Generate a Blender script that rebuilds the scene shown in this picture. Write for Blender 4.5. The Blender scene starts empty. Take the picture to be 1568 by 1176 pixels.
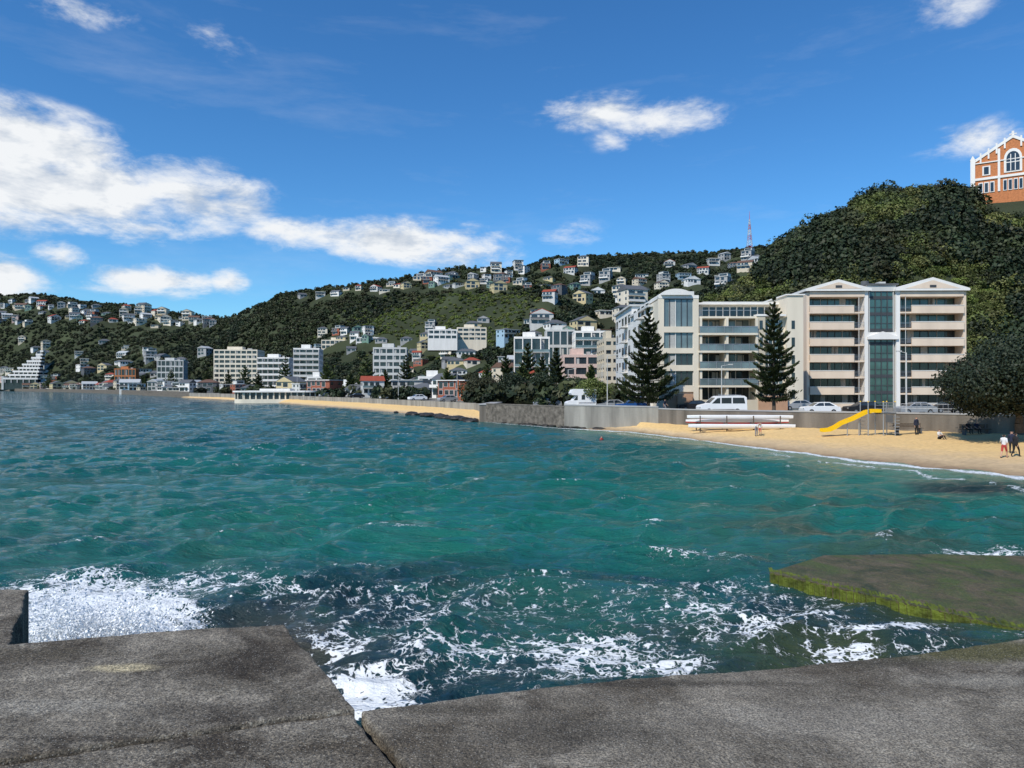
import bpy, bmesh, math, random
import numpy as np
from mathutils import Vector, Matrix
random.seed(7); rng=np.random.default_rng(7)
F=1087.0; CH=5.5
def X(px,Y): return (px-784)/F*Y
def Z(py,Y): return CH-(py-592)/F*Y
scene=bpy.context.scene
scene.view_settings.view_transform='Standard'
scene.view_settings.look='None'
scene.view_settings.exposure=0
# ------------------------------------------------------------------ camera
cd=bpy.data.cameras.new('camera'); cam=bpy.data.objects.new('camera',cd)
scene.collection.objects.link(cam); scene.camera=cam
cam.location=(0,0,CH); cam.rotation_euler=(math.radians(90.21),0,0)
cd.sensor_width=36; cd.lens=36*F/1568; cd.clip_start=0.1; cd.clip_end=20000
# ------------------------------------------------------------------ sun
sd=Vector((-0.62,-0.78,0)).normalized(); el=math.radians(47)
sundir=Vector((sd.x*math.cos(el),sd.y*math.cos(el),math.sin(el)))
sl=bpy.data.lights.new('sun','SUN'); sl.energy=4.4; sl.angle=math.radians(0.5); sl.color=(1,0.94,0.85)
so=bpy.data.objects.new('sun',sl); scene.collection.objects.link(so)
so.rotation_euler=sundir.to_track_quat('Z','Y').to_euler(); so.location=(-30,-30,60)
# ------------------------------------------------------------------ world
w=bpy.data.worlds.new('World'); scene.world=w; w.use_nodes=True
nt=w.node_tree; N=nt.nodes; L=nt.links; N.clear()
def nd(t,**k):
    n=N.new(t)
    for a,b in k.items(): setattr(n,a,b)
    return n
def mth(op,a,b=None,c=None,clamp=False):
    n=N.new('ShaderNodeMath'); n.operation=op; n.use_clamp=clamp
    for i,v in enumerate((a,b,c)):
        if v is None: continue
        if isinstance(v,(int,float)): n.inputs[i].default_value=v
        else: L.new(v,n.inputs[i])
    return n.outputs[0]
def vmth(op,a,b=None):
    n=N.new('ShaderNodeVectorMath'); n.operation=op
    for i,v in enumerate((a,b)):
        if v is None: continue
        if isinstance(v,tuple): n.inputs[i].default_value=v
        else: L.new(v,n.inputs[i])
    return n.outputs['Value'] if op=='LENGTH' else n.outputs[0]
out=nd('ShaderNodeOutputWorld'); bg=nd('ShaderNodeBackground'); bg.inputs[1].default_value=0.1
L.new(bg.outputs[0],out.inputs[0])
sky=nd('ShaderNodeTexSky'); sky.sky_type='NISHITA'; sky.sun_disc=False
sky.sun_elevation=el; sky.sun_rotation=math.atan2(sd.x,sd.y); sky.ozone_density=2.0; sky.air_density=1.0; sky.dust_density=0.1; sky.altitude=100
hs=nd('ShaderNodeHueSaturation'); hs.inputs['Saturation'].default_value=1.18; hs.inputs['Value'].default_value=1.0
L.new(sky.outputs[0],hs.inputs['Color'])
tint=nd('ShaderNodeMix',data_type='RGBA',blend_type='MULTIPLY'); tint.inputs[0].default_value=1; L.new(hs.outputs[0],tint.inputs[6]); tint.inputs[7].default_value=(.68,1.16,1.48,1)
tc=nd('ShaderNodeTexCoord'); sep=nd('ShaderNodeSeparateXYZ'); L.new(tc.outputs['Generated'],sep.inputs[0])
az=mth('MULTIPLY',mth('ARCTAN2',sep.outputs[0],sep.outputs[1]),57.29578)
ele=mth('MULTIPLY',mth('ARCSINE',sep.outputs[2]),57.29578)
cmb=nd('ShaderNodeCombineXYZ'); L.new(az,cmb.inputs[0]); L.new(ele,cmb.inputs[1])
def azel(px,py):
    u=(px-784)/F; v=-(py-592)/F
    return math.degrees(math.atan(u)), math.degrees(math.atan(v/math.sqrt(1+u*u)))
clouds=[(10,220,260,95,1.6),(90,290,330,85,1.65),(-200,240,300,130,1.4),(270,295,190,75,1.25),(230,350,180,38,0.9),(10,335,130,40,.9),
 (95,395,60,38,1.05),(0,425,110,48,1.3),(230,430,150,38,1.15),(348,432,46,30,.95),(600,370,240,50,1.1),(700,390,130,36,1.0),
 (450,355,110,30,.8),(925,170,130,42,1.05),(1010,188,140,50,1.0),(940,215,60,26,.6),
 (320,65,90,48,.48),(120,10,140,46,.52),(1460,15,120,60,.45),(1490,212,140,46,.56),(870,362,90,42,.5)]
m=None
for (px,py,rx,ry,wt) in clouds:
    a0,e0=azel(px,py); a1,_=azel(px+rx,py); _,e1=azel(px,py-ry)
    v=vmth('MULTIPLY',vmth('SUBTRACT',cmb.outputs[0],(a0,e0,0)),(1/max(.3,abs(a1-a0)),1/max(.3,abs(e1-e0)),0))
    ln=vmth('LENGTH',v)
    k=mth('MULTIPLY_ADD',ln,-wt,wt)
    m=k if m is None else mth('MAXIMUM',m,k)
m=mth('MAXIMUM',m,0.0)
def wnoise(scale,off,sc=(1,1,2.4),detail=7,rough=.6,dist=.2):
    mp=nd('ShaderNodeMapping'); mp.inputs['Scale'].default_value=sc; mp.inputs['Location'].default_value=off
    L.new(tc.outputs['Generated'],mp.inputs[0]); n=nd('ShaderNodeTexNoise'); n.inputs['Scale'].default_value=scale
    n.inputs['Detail'].default_value=detail; n.inputs['Roughness'].default_value=rough; n.inputs['Distortion'].default_value=dist
    L.new(mp.outputs[0],n.inputs[0]); return n.outputs[0]
n1=wnoise(11,(0,0,0),rough=.64); n2=wnoise(11,(0.015,0.0,-0.05),detail=4); n3=wnoise(3,(5,2,1),sc=(1,1,5),detail=6,rough=.65)
dens=mth('ADD',mth('MULTIPLY',m,1.2),mth('MULTIPLY',mth('SUBTRACT',n1,0.5),2.9))
mr=nd('ShaderNodeMapRange'); mr.interpolation_type='SMOOTHSTEP'; L.new(dens,mr.inputs[0]); mr.inputs[1].default_value=0.15; mr.inputs[2].default_value=1.3
gate=nd('ShaderNodeMapRange'); gate.interpolation_type='SMOOTHSTEP'; L.new(m,gate.inputs[0]); gate.inputs[1].default_value=0.0; gate.inputs[2].default_value=0.35
cl=mth('MULTIPLY',mr.outputs[0],gate.outputs[0])
wisp=nd('ShaderNodeMapRange'); L.new(n3,wisp.inputs[0]); wisp.inputs[1].default_value=.55; wisp.inputs[2].default_value=.85; wisp.inputs[4].default_value=.14
cl=mth('MAXIMUM',mth('MULTIPLY',cl,0.98),wisp.outputs[0])
lit=mth('MULTIPLY_ADD',mth('SUBTRACT',n1,n2),4.0,0.74,clamp=True)
cmix=nd('ShaderNodeMix',data_type='RGBA'); L.new(lit,cmix.inputs[0]); cmix.inputs[6].default_value=(5.4,6.1,7.1,1); cmix.inputs[7].default_value=(9.1,9.3,9.5,1)
fm=nd('ShaderNodeMix',data_type='RGBA'); L.new(cl,fm.inputs[0]); L.new(tint.outputs[2],fm.inputs[6]); L.new(cmix.outputs[2],fm.inputs[7])
L.new(fm.outputs[2],bg.inputs[0])
# ------------------------------------------------------------------ materials
def newmat(name):
    m=bpy.data.materials.new(name); m.use_nodes=True
    return m,m.node_tree,m.node_tree.nodes['Principled BSDF']
def mat(name,col,rough=.7,amt=.12,scale=1.5,bump=0.0,bscale=20,metal=0,spec=.3,coord='Object',streak=False):
    m,t,b=newmat(name); n=t.nodes; l=t.links
    tcn=n.new('ShaderNodeTexCoord'); nz=n.new('ShaderNodeTexNoise'); nz.inputs['Scale'].default_value=scale; nz.inputs['Detail'].default_value=6
    if streak:
        mp=n.new('ShaderNodeMapping'); mp.inputs['Scale'].default_value=(1,1,.15); l.new(tcn.outputs[coord],mp.inputs[0]); l.new(mp.outputs[0],nz.inputs[0])
    else: l.new(tcn.outputs[coord],nz.inputs[0])
    mx=n.new('ShaderNodeMix'); mx.data_type='RGBA'
    mrr=n.new('ShaderNodeMapRange'); mrr.inputs[1].default_value=.3; mrr.inputs[2].default_value=.7; l.new(nz.outputs[0],mrr.inputs[0]); l.new(mrr.outputs[0],mx.inputs[0])
    mx.inputs[6].default_value=(*[c*(1-amt) for c in col],1); mx.inputs[7].default_value=(*[min(.95,c*(1+amt)) for c in col],1)
    l.new(mx.outputs[2],b.inputs['Base Color']); b.inputs['Roughness'].default_value=rough; b.inputs['Metallic'].default_value=metal
    b.inputs['Specular IOR Level'].default_value=spec
    if bump:
        n2=n.new('ShaderNodeTexNoise'); n2.inputs['Scale'].default_value=bscale; n2.inputs['Detail'].default_value=5; l.new(tcn.outputs[coord],n2.inputs[0])
        bp=n.new('ShaderNodeBump'); bp.inputs['Distance'].default_value=bump; l.new(n2.outputs[0],bp.inputs['Height']); l.new(bp.outputs[0],b.inputs['Normal'])
    return m
M={}
M['white']=mat('white_paint',(.76,.74,.69),.6,.07,.6,streak=True)
M['cream']=mat('cream_render',(.70,.63,.50),.75,.09,.5,streak=True)
M['beige']=mat('beige_render',(.56,.49,.37),.75,.09,.5,streak=True)
M['pinkc']=mat('pink_cream_render',(.70,.57,.44),.7,.09,.5,streak=True)
M['grey']=mat('grey_render',(.34,.34,.33),.75,.12,.5,streak=True)
M['lgrey']=mat('light_grey_render',(.54,.54,.51),.75,.1,.5,streak=True)
M['dgrey']=mat('dark_grey_cladding',(.10,.105,.11),.7,.12)
M['brick']=mat('orange_brick',(.50,.19,.075),.85,.2,2.0)
M['redb']=mat('red_brick',(.30,.10,.06),.85,.2,2.0)
M['blue']=mat('pale_blue_weatherboard',(.33,.47,.56),.7,.1)
M['teal']=mat('green_weatherboard',(.15,.26,.2),.7,.1)
M['yellowh']=mat('yellow_weatherboard',(.55,.46,.26),.7,.1)
M['pink']=mat('pink_render',(.60,.44,.37),.7,.1)
M['rgrey']=mat('grey_roof',(.11,.115,.12),.6,.15)
M['rred']=mat('red_roof',(.30,.065,.035),.7,.15)
M['rlight']=mat('light_roof',(.44,.46,.46),.5,.1)
M['rbrown']=mat('brown_roof',(.14,.08,.055),.7,.15)
M['glass']=mat('window_glass',(.025,.035,.042),.12,.3,.4,spec=.7)
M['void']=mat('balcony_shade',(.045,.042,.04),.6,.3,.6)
M['gglass']=mat('green_glass',(.045,.10,.09),.1,.35,.5,spec=.8)
M['lglass']=mat('pale_glass',(.14,.19,.20),.12,.35,.35,spec=.8)
M['frame']=mat('dark_window_frame',(.06,.065,.07),.5,.1)
M['curtain']=mat('curtain',(.42,.42,.39),.8,.1,4)
M['metal']=mat('galvanised_metal',(.4,.41,.42),.4,.1,metal=.6)
M['stone']=mat('sea_wall_stone',(.15,.13,.105),.9,.5,1.6,bump=.08,bscale=4)
M['terra']=mat('terracotta_render',(.45,.27,.17),.8,.1)
M['trunk']=mat('bark',(.10,.075,.055),.95,.3,5,bump=.03,bscale=15)
M['rubber']=mat('tyre_rubber',(.02,.02,.02),.8,.1)
M['red']=mat('red_paint',(.55,.03,.02),.4,.08)
M['yellow']=mat('yellow_plastic',(.80,.50,.01),.35,.05)
M['bluep']=mat('blue_car_paint',(.02,.09,.30),.25,.05)
M['silver']=mat('silver_car_paint',(.40,.41,.42),.3,.05,metal=.3)
M['black']=mat('black_paint',(.02,.02,.022),.35,.1)
M['cwhite']=mat('white_vehicle_paint',(.80,.80,.79),.3,.03)
M['skin']=mat('skin',(.50,.30,.21),.6,.06)
M['hair']=mat('dark_hair',(.035,.022,.015),.7,.2)
M['navy']=mat('navy_cloth',(.02,.025,.05),.85,.15,8)
M['dark']=mat('black_cloth',(.018,.018,.02),.85,.15,8)
M['whitec']=mat('white_cloth',(.66,.65,.63),.85,.08,8)
M['redc']=mat('red_cloth',(.45,.06,.05),.85,.1,8)
M['greyc']=mat('grey_cloth',(.2,.2,.22),.85,.1,8)
M['orange']=mat('orange_steel',(.50,.13,.04),.6,.1)
# ------------------------------------------------------------------ mesh builder
class MB:
    def __init__(s): s.v=[]; s.f=[]; s.m=[]; s.mats=[]; s.sm=[]
    def mi(s,k):
        if k not in s.mats: s.mats.append(k)
        return s.mats.index(k)
    def add(s,vs,fs,k,smooth=False):
        o=len(s.v); s.v+= [tuple(v) for v in vs]; i=s.mi(k)
        for f in fs: s.f.append(tuple(o+a for a in f)); s.m.append(i); s.sm.append(smooth)
    def box(s,x0,x1,y0,y1,z0,z1,k):
        s.add([(x0,y0,z0),(x1,y0,z0),(x1,y1,z0),(x0,y1,z0),(x0,y0,z1),(x1,y0,z1),(x1,y1,z1),(x0,y1,z1)],
              [(0,3,2,1),(4,5,6,7),(0,1,5,4),(1,2,6,5),(2,3,7,6),(3,0,4,7)],k)
    def prism(s,poly,a0,a1,axis,k):
        n=len(poly)
        def P(p,a):
            return {'y':(p[0],a,p[1]),'x':(a,p[0],p[1]),'z':(p[0],p[1],a)}[axis]
        vs=[P(p,a0) for p in poly]+[P(p,a1) for p in poly]
        fs=[tuple(range(n)),tuple(range(2*n-1,n-1,-1))]+[(i,n+i,n+(i+1)%n,(i+1)%n) for i in range(n)]
        s.add(vs,fs,k)
    def cyl(s,p0,p1,r0,r1,k,n=8,caps=True,smooth=True):
        p0=Vector(p0); p1=Vector(p1); d=(p1-p0)
        if d.length<1e-6: return
        q=d.to_track_quat('Z','Y'); vs=[]
        for p,r in ((p0,r0),(p1,r1)):
            for i in range(n):
                a=2*math.pi*i/n; vs.append(tuple(p+q@Vector((r*math.cos(a),r*math.sin(a),0))))
        s.add(vs,[(i,(i+1)%n,n+(i+1)%n,n+i) for i in range(n)],k,smooth)
        if caps: s.add(vs,[tuple(range(n-1,-1,-1)),tuple(range(n,2*n))],k)
    def obj(s,name,loc=(0,0,0),rot=0,parent=None,bevel=0,recalc=True):
        me=bpy.data.meshes.new(name); me.from_pydata(s.v,[],s.f)
        for k in s.mats: me.materials.append(M[k])
        me.polygons.foreach_set('material_index',s.m); me.polygons.foreach_set('use_smooth',s.sm)
        if recalc:
            bm=bmesh.new(); bm.from_mesh(me); bmesh.ops.recalc_face_normals(bm,faces=bm.faces); bm.to_mesh(me); bm.free()
        me.update()
        o=bpy.data.objects.new(name,me); scene.collection.objects.link(o)
        o.location=loc; o.rotation_euler=(0,0,rot)
        if parent: o.parent=parent
        if bevel:
            b=o.modifiers.new('bevel','BEVEL'); b.width=bevel; b.segments=2; b.limit_method='ANGLE'
        return o
def empty(name,loc=(0,0,0),rot=0):
    o=bpy.data.objects.new(name,None); scene.collection.objects.link(o); o.location=loc; o.rotation_euler=(0,0,rot); return o
def gridmesh(name,P,material,smooth=True,attrs=None,link=True):
    r,c,_=P.shape
    me=bpy.data.meshes.new(name)
    idx=np.arange(r*c).reshape(r,c)
    q=np.stack([idx[:-1,:-1],idx[:-1,1:],idx[1:,1:],idx[1:,:-1]],-1).reshape(-1,4)
    me.vertices.add(r*c); me.vertices.foreach_set('co',P.astype(np.float32).ravel())
    me.loops.add(q.size); me.loops.foreach_set('vertex_index',q.astype(np.int32).ravel())
    me.polygons.add(len(q)); me.polygons.foreach_set('loop_start',np.arange(0,q.size,4,dtype=np.int32))
    me.polygons.foreach_set('use_smooth',np.full(len(q),smooth))
    me.update(calc_edges=True)
    if attrs:
        for k,a in attrs.items():
            if a.ndim==3:
                at=me.attributes.new(k,'FLOAT_COLOR','POINT'); b=np.ones((r*c,4),np.float32); b[:,:3]=a.reshape(-1,3); at.data.foreach_set('color',b.ravel())
            else:
                at=me.attributes.new(k,'FLOAT','POINT'); at.data.foreach_set('value',a.astype(np.float32).ravel())
    me.materials.append(material)
    o=bpy.data.objects.new(name,me)
    if link: scene.collection.objects.link(o)
    return o
def quadsoup(name,V,tint,material,link=True,extra=None):
    n=len(V); me=bpy.data.meshes.new(name)
    me.vertices.add(n*4); me.vertices.foreach_set('co',V.astype(np.float32).ravel())
    me.loops.add(n*4); me.loops.foreach_set('vertex_index',np.arange(n*4,dtype=np.int32))
    me.polygons.add(n); me.polygons.foreach_set('loop_start',np.arange(0,n*4,4,dtype=np.int32))
    me.update(calc_edges=True)
    at=me.attributes.new('tint','FLOAT','FACE'); at.data.foreach_set('value',tint.astype(np.float32))
    me.materials.append(material)
    o=bpy.data.objects.new(name,me)
    if link: scene.collection.objects.link(o)
    return o
_tab=rng.random((256,256))
def vn(x,y):
    xi=np.floor(x).astype(int); yi=np.floor(y).astype(int); fx=x-xi; fy=y-yi
    fx=fx*fx*(3-2*fx); fy=fy*fy*(3-2*fy)
    g=lambda a,b:_tab[a&255,b&255]
    return (g(xi,yi)*(1-fx)+g(xi+1,yi)*fx)*(1-fy)+(g(xi,yi+1)*(1-fx)+g(xi+1,yi+1)*fx)*fy
def fbm(x,y,o=4):
    s=0;a=.5
    for i in range(o): s=s+a*vn(x+17.3*i,y+9.1*i); x=x*2.03;y=y*2.03;a*=.5
    return s/(1-.5**o)
# ------------------------------------------------------------------ foliage material
def leafmat(name,dark,light,rough=.6,alt=None):
    m,t,b=newmat(name); n=t.nodes; l=t.links
    at=n.new('ShaderNodeAttribute'); at.attribute_name='tint'
    oi=n.new('ShaderNodeObjectInfo')
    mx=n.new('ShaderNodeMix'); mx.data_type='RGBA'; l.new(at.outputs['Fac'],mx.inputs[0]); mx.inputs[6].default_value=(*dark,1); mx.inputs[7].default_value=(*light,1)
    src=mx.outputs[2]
    if alt:
        m2=n.new('ShaderNodeMix'); m2.data_type='RGBA'; mrn=n.new('ShaderNodeMapRange'); mrn.inputs[1].default_value=.45; mrn.inputs[2].default_value=1; mrn.inputs[4].default_value=.8
        l.new(oi.outputs['Random'],mrn.inputs[0]); l.new(mrn.outputs[0],m2.inputs[0]); l.new(src,m2.inputs[6]); m2.inputs[7].default_value=(*alt,1); src=m2.outputs[2]
    h=n.new('ShaderNodeHueSaturation'); mv=n.new('ShaderNodeMapRange'); mv.inputs[3].default_value=.5; mv.inputs[4].default_value=1.5
    mul=n.new('ShaderNodeMath'); mul.operation='FRACT'; mm=n.new('ShaderNodeMath'); mm.operation='MULTIPLY'; mm.inputs[1].default_value=7.31
    l.new(oi.outputs['Random'],mm.inputs[0]); l.new(mm.outputs[0],mul.inputs[0]); l.new(mul.outputs[0],mv.inputs[0]); l.new(mv.outputs[0],h.inputs['Value']); l.new(src,h.inputs['Color'])
    l.new(h.outputs[0],b.inputs['Base Color']); b.inputs['Roughness'].default_value=rough; b.inputs['Specular IOR Level'].default_value=.25
    return m
LM_bush=leafmat('bush_foliage',(.022,.034,.010),(.125,.155,.038),alt=(.13,.125,.042))
LM_far=leafmat('hill_foliage',(.014,.022,.010),(.052,.070,.024),alt=(.052,.052,.024))
LM_green=leafmat('bright_scrub',(.05,.08,.016),(.16,.21,.045),alt=(.16,.16,.05))
LM_dark=leafmat('dark_foliage',(.009,.017,.008),(.032,.048,.020))
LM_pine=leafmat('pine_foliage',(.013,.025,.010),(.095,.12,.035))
LM_poh=leafmat('pohutukawa_foliage',(.009,.016,.008),(.058,.080,.040),rough=.55)
def leafquads(C,Nrm,size,jit=.6,aspect=.7):
    n=len(C); nn=Nrm+rng.normal(0,jit,(n,3)); nn/=np.linalg.norm(nn,axis=1)[:,None]+1e-9
    r=rng.normal(0,1,(n,3)); a=np.cross(nn,r); a/=np.linalg.norm(a,axis=1)[:,None]+1e-9; b=np.cross(nn,a)
    s=(size*(.6+.8*rng.random(n)))[:,None]*.5
    a=a*s; b=b*s*aspect
    return np.stack([C-a,C-b*1.0,C+a,C+b],1)
def crown(n,R,H,leaf,blobs=14,flat=1.0,lower=.2,br0=.26):
    bc=[];br=[]
    for i in range(blobs):
        d=rng.normal(0,1,3); d/=np.linalg.norm(d); rr=rng.random()**.5*.72
        c=d*rr; c[2]=abs(c[2])*1.0-lower*rng.random(); bc.append(c*[R,R,H]); br.append((br0+.2*rng.random())*R)
    bc=np.array(bc);br=np.array(br)
    k=rng.integers(0,blobs,n); d=rng.normal(0,1,(n,3)); d/=np.linalg.norm(d,axis=1)[:,None]
    rad=br[k]*(.72+.35*rng.random(n))
    C=bc[k]+d*rad[:,None]*[1,1,.8]
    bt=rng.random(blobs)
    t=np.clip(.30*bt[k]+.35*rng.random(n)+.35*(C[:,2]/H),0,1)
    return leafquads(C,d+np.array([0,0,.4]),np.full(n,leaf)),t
# ------------------------------------------------------------------ GN scatter
def scatter(name,pts,scl,pid,coll):
    n=len(pts); me=bpy.data.meshes.new(name); me.vertices.add(n); me.vertices.foreach_set('co',np.asarray(pts,np.float32).ravel())
    a=me.attributes.new('scl','FLOAT','POINT'); a.data.foreach_set('value',np.asarray(scl,np.float32))
    a=me.attributes.new('rotz','FLOAT','POINT'); a.data.foreach_set('value',(rng.random(n)*6.28).astype(np.float32))
    a=me.attributes.new('pid','INT','POINT'); a.data.foreach_set('value',np.asarray(pid,np.int32))
    o=bpy.data.objects.new(name,me); scene.collection.objects.link(o)
    g=bpy.data.node_groups.new(name+'_gn','GeometryNodeTree')
    g.interface.new_socket('Geometry',in_out='INPUT',socket_type='NodeSocketGeometry'); g.interface.new_socket('Geometry',in_out='OUTPUT',socket_type='NodeSocketGeometry')
    gi=g.nodes.new('NodeGroupInput'); go=g.nodes.new('NodeGroupOutput'); ci=g.nodes.new('GeometryNodeCollectionInfo')
    ci.inputs['Collection'].default_value=coll; ci.inputs['Separate Children'].default_value=True; ci.inputs['Reset Children'].default_value=True
    ip=g.nodes.new('GeometryNodeInstanceOnPoints'); ip.inputs['Pick Instance'].default_value=True
    def na(nm,ty):
        x=g.nodes.new('GeometryNodeInputNamedAttribute'); x.data_type=ty; x.inputs[0].default_value=nm; return x.outputs[0]
    cx=g.nodes.new('ShaderNodeCombineXYZ'); g.links.new(na('rotz','FLOAT'),cx.inputs[2])
    er=g.nodes.new('FunctionNodeEulerToRotation'); g.links.new(cx.outputs[0],er.inputs[0])
    g.links.new(er.outputs[0],ip.inputs['Rotation']); g.links.new(na('scl','FLOAT'),ip.inputs['Scale']); g.links.new(na('pid','INT'),ip.inputs['Instance Index'])
    g.links.new(gi.outputs[0],ip.inputs['Points']); g.links.new(ci.outputs[0],ip.inputs['Instance']); g.links.new(ip.outputs[0],go.inputs[0])
    md=o.modifiers.new('scatter','NODES'); md.node_group=g
    return o
def protos(cname,mats,n,R,H,leaf,count,blobs):
    c=bpy.data.collections.new(cname)
    for i in range(count):
        V,t=crown(n,R,H,leaf,blobs); o=quadsoup('%s_%02d'%(cname,i),V,t,mats[i%len(mats)],link=False); c.objects.link(o)
    return c
# ------------------------------------------------------------------ shoreline tables
S=np.array([(-700,1000),(-400,960),(0,906),(100,700),(170,540),(230,420),(300,330),(365,275),(480,203),(610,148),(700,121),(740,113),(760,108),(860,94),(960,87),(1030,78),(1150,65),(1300,54),(1450,48),(1568,43.5),(1800,35),(2300,26),(3000,18)],float)
B=np.array([(-700,1001),(-400,961),(0,907),(100,701),(170,541),(230,421.5),(270,367),(300,335),(365,284),(480,215),(610,162),(700,135),(738,127),(744,111),(860,96),(1000,87),(1060,82),(1240,76),(1450,70),(1568,66),(1800,60),(2300,52),(3000,44)],float)
shoreY=lambda px: np.interp(px,S[:,0],S[:,1]); backY=lambda px: np.interp(px,B[:,0],B[:,1])
gm=mat('seabed_ground',(.12,.11,.08),.9,.3,.05)
mbg=MB(); M['gm']=gm; mbg.add([(-9000,-9000,-4),(9000,-9000,-4),(9000,9000,-4),(-9000,9000,-4)],[(0,1,2,3)],'gm'); mbg.obj('ground')
pxs=np.concatenate([np.linspace(255,300,10),np.linspace(305,3000,500)])
sY=shoreY(pxs)+ (fbm(pxs/60,pxs*0+3,3)-.5)*np.where(pxs>900,3.0,.5); bY=backY(pxs)
zb=np.where(pxs>860,1.05,1.3); zb=np.where((pxs>745)&(pxs<=980),np.interp(pxs,[745,860,980],[-.6,-.3,.6]),zb)
zb=np.where(pxs<450,np.interp(pxs,[250,300,450],[.3,.7,1.3]),zb)
rows=[]; 
tl=[-1.0,-.6,-.3,-.1]+list(np.linspace(0,1,34))+[1.03]
for t in tl:
    if t<0: Yr=sY+t*16*(sY/100)**.5; zr=np.full_like(Yr,t*1.7)
    else:
        Yr=sY+(bY-sY)*t; zr=zb*(t**.6 if t>0 else 0)
    xr=X(pxs,Yr); f=min(1,max(0,t)*4)
    rows.append(np.stack([xr,Yr,zr+f*(.22*(fbm(xr*.35,Yr*.35,4)-.5)+.10*(fbm(xr*1.7+9,Yr*1.7,2)-.5))],-1))
P=np.array(rows)
m_s,t_s,b_s=newmat('sand'); n=t_s.nodes; l=t_s.links
geo=n.new('ShaderNodeNewGeometry'); sx=n.new('ShaderNodeSeparateXYZ'); l.new(geo.outputs['Position'],sx.inputs[0])
nz=n.new('ShaderNodeTexNoise'); nz.inputs['Scale'].default_value=.5; nz.inputs['Detail'].default_value=6; l.new(geo.outputs['Position'],nz.inputs[0])
ad=n.new('ShaderNodeMath'); ad.operation='MULTIPLY_ADD'; l.new(nz.outputs[0],ad.inputs[0]); ad.inputs[1].default_value=.35; l.new(sx.outputs[2],ad.inputs[2])
cr=n.new('ShaderNodeValToRGB'); l.new(ad.outputs[0],cr.inputs[0]); e=cr.color_ramp.elements
e[0].position=.15; e[0].color=(.24,.165,.095,1); e[1].position=.5; e[1].color=(.56,.41,.23,1); x=e.new(.8); x.color=(.74,.50,.21,1)
nf=n.new('ShaderNodeTexNoise'); nf.inputs['Scale'].default_value=3; nf.inputs['Detail'].default_value=8; l.new(geo.outputs['Position'],nf.inputs[0])
mxx=n.new('ShaderNodeMix'); mxx.data_type='RGBA'; mxx.blend_type='MULTIPLY'; mxx.inputs[0].default_value=.5; l.new(cr.outputs[0],mxx.inputs[6]); 
cr2=n.new('ShaderNodeValToRGB'); cr2.color_ramp.elements[0].position=.3; cr2.color_ramp.elements[0].color=(.6,.6,.6,1); cr2.color_ramp.elements[1].position=.6; l.new(nf.outputs[0],cr2.inputs[0]); l.new(cr2.outputs[0],mxx.inputs[7])
l.new(mxx.outputs[2],b_s.inputs['Base Color']); b_s.inputs['Roughness'].default_value=.85
bp=n.new('ShaderNodeBump'); bp.inputs['Distance'].default_value=.10; l.new(nf.outputs[0],bp.inputs['Height']); l.new(bp.outputs[0],b_s.inputs['Normal'])
gridmesh('sand_beach',P,m_s)
pxs=np.concatenate([np.linspace(-700,200,40),np.linspace(205,3000,500)]); bY=backY(pxs)
zr=[]
for dy in (0,3,7,16,40,90,200,500,900):
    Yr=bY+dy+.2; zr.append(np.stack([X(pxs,Yr),Yr,np.full_like(Yr,2.2)],-1))
gridmesh('promenade_ground',np.array(zr),mat('paving',(.20,.19,.16),.9,.25,.3),smooth=False)
def ribbon(name,o0,o1,z,mt,lo=200,hi=3000,dash=None):
    q=np.arange(lo,hi,10.0); rr=[]
    for o in (o0,o1):
        Yr=backY(q)+o; rr.append(np.stack([X(q,Yr),Yr,np.full_like(Yr,z)],-1))
    return gridmesh(name,np.array(rr),mt,smooth=False)
ribbon('road',5,13,2.204,mat('asphalt',(.05,.05,.052),.9,.15,.8),lo=744)
ribbon('road_marking',8.9,9.05,2.208,M['white'],lo=744)
mk=MB()
q=np.arange(744,3000,15.0); 
for i in range(len(q)-1):
    for o,wd in ((4.7,.3),(13,.3)):
        y0=backY(q[i])+o; y1=backY(q[i+1])+o
        x0=X(q[i],y0);x1=X(q[i+1],y1)
        vs=[(x0,y0,2.2),(x1,y1,2.2),(x1,y1+wd,2.2),(x0,y0+wd,2.2),(x0,y0,2.33),(x1,y1,2.33),(x1,y1+wd,2.33),(x0,y0+wd,2.33)]
        mk.add(vs,[(4,5,6,7),(0,1,5,4),(2,3,7,6)],'lgrey')
mk.obj('road_kerb')
def wall(name,lo,hi,z0,z1,th,k,step=12,cap=None,rise=0):
    b=MB(); q=np.arange(lo,hi+.1,step); 
    pts=[(X(a,backY(a)),backY(a)) for a in q]
    for i in range(len(pts)-1):
        (x0,y0),(x1,y1)=pts[i],pts[i+1]
        vs=[(x0,y0,z0),(x1,y1,z0),(x1,y1+th,z0),(x0,y0+th,z0),(x0,y0,z1),(x1,y1,z1),(x1,y1+th,z1),(x0,y0+th,z1)]
        b.add(vs,[(4,5,6,7),(0,1,5,4),(2,3,7,6)]+([(0,3,7,4)] if i==0 else []),k)
        if cap:
            e=.08; vs=[(x0,y0-e,z1),(x1,y1-e,z1),(x1,y1+th+e,z1),(x0,y0+th+e,z1),(x0,y0-e,z1+.15),(x1,y1-e,z1+.15),(x1,y1+th+e,z1+.15),(x0,y0+th+e,z1+.15)]
            b.add(vs,[(0,3,2,1),(4,5,6,7),(0,1,5,4),(2,3,7,6)],cap)
    return b.obj(name)
M['wall2']=mat('concrete_wall',(.16,.14,.115),.9,.35,.9,bump=.03,bscale=5,streak=True)
M['wall3']=mat('pale_concrete_wall',(.27,.255,.22),.9,.35,.8,bump=.03,bscale=5,streak=True)
wall('sea_wall',744,864,-1.5,2.75,.5,'stone',cap='wall2')
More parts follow.
